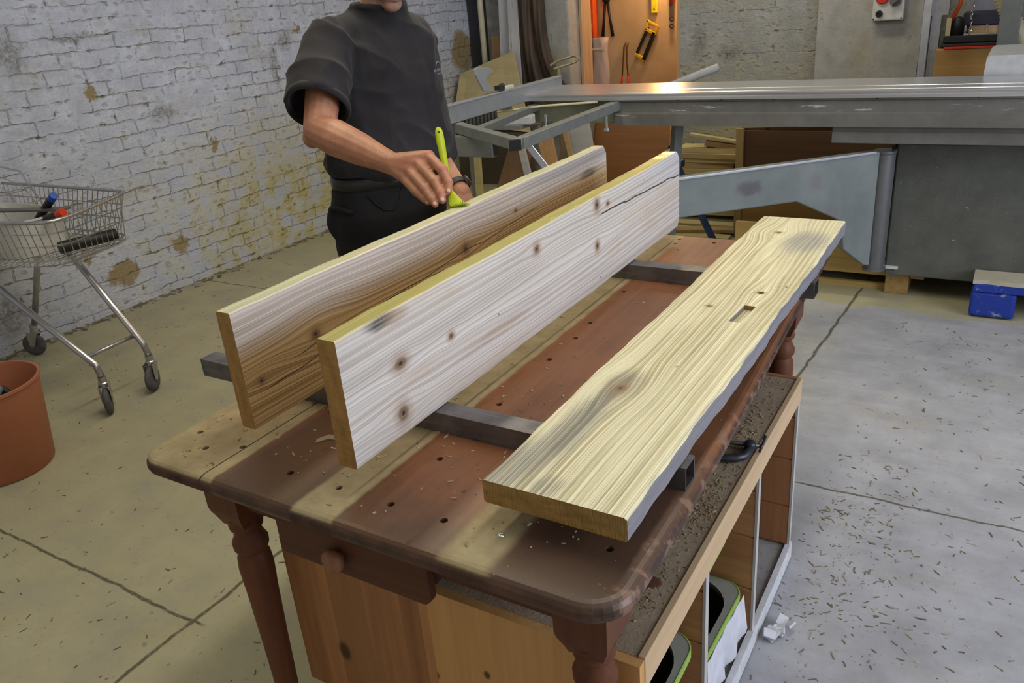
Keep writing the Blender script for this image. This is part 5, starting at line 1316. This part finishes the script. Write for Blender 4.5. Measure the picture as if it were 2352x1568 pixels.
if len(shirt.data.vertices) < nv0*.6: shirt.data = keep
me = shirt.data; n = len(me.vertices); co = np.empty(n*3); me.vertices.foreach_get('co', co); co = co.reshape(-1, 3) + np.array(per.location)
no = np.empty(n*3); me.vertices.foreach_get('normal', no); no = no.reshape(-1, 3)
me.vertices.foreach_set('co', (co + folds(co, no) - np.array(per.location)).ravel()); me.update()
me.polygons.foreach_set('use_smooth', [True]*len(me.polygons))
for sh, cu, r, nm in ((ShR, CuR, .0835, 'sleeve_hem'), (ShL, CuL, .0755, 'sleeve_hem')):
    d = (cu-sh).normalized(); u = (UV-d*UV.dot(d)).normalized(); v = d.cross(u); R = []
    for f_, rr in ((-.016, r+.003), (-.006, r+.0045), (.004, r+.002), (.006, r-.003), (.0, r-.007), (-.016, r-.007)):
        R.append([cu+d*f_+(u*cos(2*pi*k/36)+v*sin(2*pi*k/36))*(rr+.0022*sin(3*2*pi*k/36+1)) for k in range(36)])
    B().ring_loft(R+[R[0]], caps=False).build(nm, M_SHIRT, shirt, smooth=True)
# ribbed neckband
cN = Vector((-1.629, 1.970, 1.503)); R = []
for k in range(40):
    a = 2*pi*k/40; R.append(cN+LV*.074*cos(a)+FV*(.072*sin(a)+.002)+UV*(-.006*sin(a)))
B().tube(R, .0095, 10, closed=True).build('neckband', M_SHIRT, shirt, smooth=True)
# small printed lettering on the left breast
bpy.context.view_layer.update()
bm = bmesh.new(); bm.from_mesh(shirt.data); bm.transform(Matrix.Translation(per.location)); tree = BVHTree.FromBMesh(bm); bm.free()
M_PRINT = plain('shirt_print', (.36, .35, .38), .8, 0, .05)
def lettering(txt, c0, size, gap):
    cu = bpy.data.curves.new('lettering', 'FONT'); cu.body = txt; cu.size = size; cu.space_character = gap; cu.align_x = 'LEFT'; cu.resolution_u = 2
    o = bpy.data.objects.new('lettering', cu); link(o)
    me = bpy.data.meshes.new_from_object(o.evaluated_get(bpy.context.evaluated_depsgraph_get())); bpy.data.objects.remove(o)
    me.transform(Matrix.Identity(4))
    for v in me.vertices:
        q = Vector(c0)+LV*v.co.x+UV*v.co.y
        h, nn, _, _ = tree.ray_cast(q+FV*.3, -FV)
        v.co = ((h+FV*.0012) if h else q) - per.location
    me.materials.append(M_PRINT)
    q = bpy.data.objects.new('chest_print', me); q.parent = shirt; link(q)
lettering('POLYBEAM', (-1.5, 2.018, 1.309), .0105, 1.25)
lettering('STUDIOS', (-1.5, 2.040, 1.299), .0075, 1.15)
b = B(); arc = []
for k in range(10):
    a = radians(150-110*k/9); q = Vector((-1.5, 2.058, 1.318))+LV*.018*cos(a)+UV*.018*sin(a)
    h, nn, _, _ = tree.ray_cast(q+FV*.3, -FV); arc.append((h if h else q)+FV*.001)
b.tube(arc, .0007, 5).build('chest_print', M_PRINT, shirt)

# trousers, belt, shoes
t = MT('black_work_cloth'); p = t.obj(); n = t.noise(p, 8, 4, .6); n2 = t.noise(p, 500, 2, .6)
c = t.mix(n, (.010, .010, .011), (.022, .021, .022)); t.bump(n2, .1, .001); M_TROU = t.fin(c, .85, 0, .2)
b = B()
b.ring_loft([ell((-1.605, 1.87, .76), .150, .110), ell((-1.605, 1.87, .84), .190, .140), ell((-1.602, 1.87, .94), .198, .142), ell((-1.600, 1.875, 1.03), .180, .132), ell((-1.600, 1.88, 1.07), .174, .128)])
for hip, knee, ank in (((-1.62, 1.785, .86), (-1.60, 1.765, .48), (-1.66, 1.75, .07)), ((-1.60, 1.955, .86), (-1.575, 1.985, .48), (-1.64, 2.0, .07))):
    b.capsule([hip, Vector(hip).lerp(Vector(knee), .5), knee, Vector(knee).lerp(Vector(ank), .5), ank], [.108, .096, .082, .076, .068], 20)
b.ellipsoid((-1.655, 1.700, .925), (.05, .02, .06)); 
def tf(co, no):
    return no*np.array([[.005*mnoise.noise(Vector((q[0]*14, q[1]*14, q[2]*6)))+.0025*mnoise.noise(Vector(q)*30)] for q in co])
trou = remeshed(b, 'trousers', M_TROU, .007, per, 4, .5, tf)
bm = bmesh.new(); bm.from_mesh(trou.data); bm.transform(Matrix.Translation(per.location)); tt = BVHTree.FromBMesh(bm); bm.free()
def on_trousers(pts, r, name, parent, mat):
    q = []
    for p in pts:
        p = Vector(p); c0 = Vector((-1.60, 1.875, p.z)); d = (p-c0).normalized()
        h, _, _, _ = tt.ray_cast(c0+d*.5, -d); q.append((h if h else p)+d*r*.35)
    B().tube(q, r, 6).build(name, mat, parent, smooth=True)
# pocket edges and back pocket flap
on_trousers([(-1.60+.2*cos(a), 1.875+.2*sin(a), z) for a, z in ((-1.25, 1.01), (-1.15, .985), (-1.0, .965), (-.85, .962), (-.7, .985), (-.62, 1.02))], .003, 'pocket_seam', trou, M_TROU)
on_trousers([(-1.60+.2*cos(a), 1.875+.2*sin(a), z) for a, z in ((-1.95, .97), (-1.8, .975), (-1.65, .972), (-1.5, .965))], .008, 'pocket_flap', trou, M_TROU)
b = B(); bl = [ell((-1.600, 1.877, z), .182+e, .134+e) for z, e in ((1.022, .0), (1.024, .004), (1.054, .004), (1.056, .0))]
b.ring_loft(bl, caps=False); b.build('belt', plain('black_leather', (.018, .017, .016), .4), per, smooth=True)
for ank, tx in (((-1.66, 1.75), -.03), ((-1.64, 2.0), -.01)):
    b = B(); a0 = Vector((ank[0], ank[1], 0))
    b.capsule([a0+Vector((-.06, .01, .045)), a0+Vector((.04, 0, .05)), a0+Vector((.17, tx, .036))], [.042, .046, .034], 16)
    b.capsule([a0+Vector((-.02, 0, .05)), a0+Vector((-.005, 0, .11))], [.044, .046], 16)
    remeshed(b, 'shoe', plain('black_shoe_leather', (.015, .014, .014), .45), .006, per, 3)
# wrist watch
d = (WrL-ElL).normalized(); wc = ElL.lerp(WrL, .92); u = (UV-d*UV.dot(d)).normalized(); v = d.cross(u)
b = B(); R = []
for f_, rr in ((-.010, .0335), (-.010, .0355), (.010, .0345), (.010, .0325)):
    R.append([wc+d*f_+(u*cos(2*pi*k/28)+v*sin(2*pi*k/28))*rr for k in range(28)])
b.ring_loft(R, closed=True)
w = b.build('watch', plain('black_strap', (.015, .015, .016), .5), per, smooth=False)
b = B(); cd = (Vector((.60, .55, .55))).normalized(); cd = (cd-d*cd.dot(d)).normalized(); b.lathe(wc+cd*.030, [(.017, 0), (.018, .003), (.018, .010), (.015, .012), (.001, .012)], 22, cd); b.build('watch_case', plain('watch_steel', (.10, .10, .11), .3, .7), w, smooth=True, auto=40)

# ---------------------------------------------------------------- the lime brush
M_LIME = plain('lime_silicone', (.40, .47, .012), .32, 0, .05, 20)
br = thing('silicone_brush', 'lime green brush with a long flat handle held upright on the far board', 'brush', (-1.105, 1.525, 1.05))
ax0, ax1 = Vector((-1.197, 1.612, 1.221)), Vector((-1.134, 1.546, 1.083))
wd = Vector((.84, .54, 0)); ad_ = (ax1-ax0).normalized(); wd = (wd-ad_*wd.dot(ad_)).normalized(); td = ad_.cross(wd)
b = B(); R = []
for f_, w_, t_ in ((0, .002, .001), (.015, .0055, .003), (.05, .0085, .0048), (.10, .0098, .0055), (.25, .0102, .006), (.5, .0085, .006), (.75, .0070, .0058), (.9, .0068, .0055), (1.0, .0075, .0058)):
    cc = ax0.lerp(ax1, f_); R.append([cc+wd*w_*cos(2*pi*k/20)+td*t_*sin(2*pi*k/20) for k in range(20)])
b.ring_loft(R); hnd = b.build('handle', M_LIME, br, smooth=True)
cb = B(); hc = ax0.lerp(ax1, .095); cb.tube([hc-td*.02, hc+td*.02], .0032, 14); cut(hnd, cb)
hnd.data.polygons.foreach_set('use_smooth', [True]*len(hnd.data.polygons)); hnd.data.set_sharp_from_angle(angle=radians(50))
b = B(); R = []; tipc = Vector((-1.103, 1.527, 1.0525))
for f_, w_, t_ in ((0, .0075, .0058), (.2, .0095, .0065), (.45, .0130, .0075), (.7, .0165, .008), (.88, .0185, .0085), (1.0, .0195, .0085)):
    cc = ax1.lerp(tipc, f_); R.append([cc+wd*w_*cos(2*pi*k/24)+td*t_*sin(2*pi*k/24) for k in range(24)])
b.ring_loft(R)
rr_ = random.Random(4)
for k in range(34):
    s_ = (k/33-.5)*.036; o_ = wd*s_+td*rr_.uniform(-.006, .006); e = o_*1.12+wd*rr_.uniform(0, .010)
    b.tube([ax1.lerp(tipc, .8)+o_, tipc+o_+Vector((0, 0, .001)), tipc+e+Vector((.004, .004, .001))], [.0018, .0016, .0010], 5)
b.build('bristles', M_LIME, br, smooth=True)
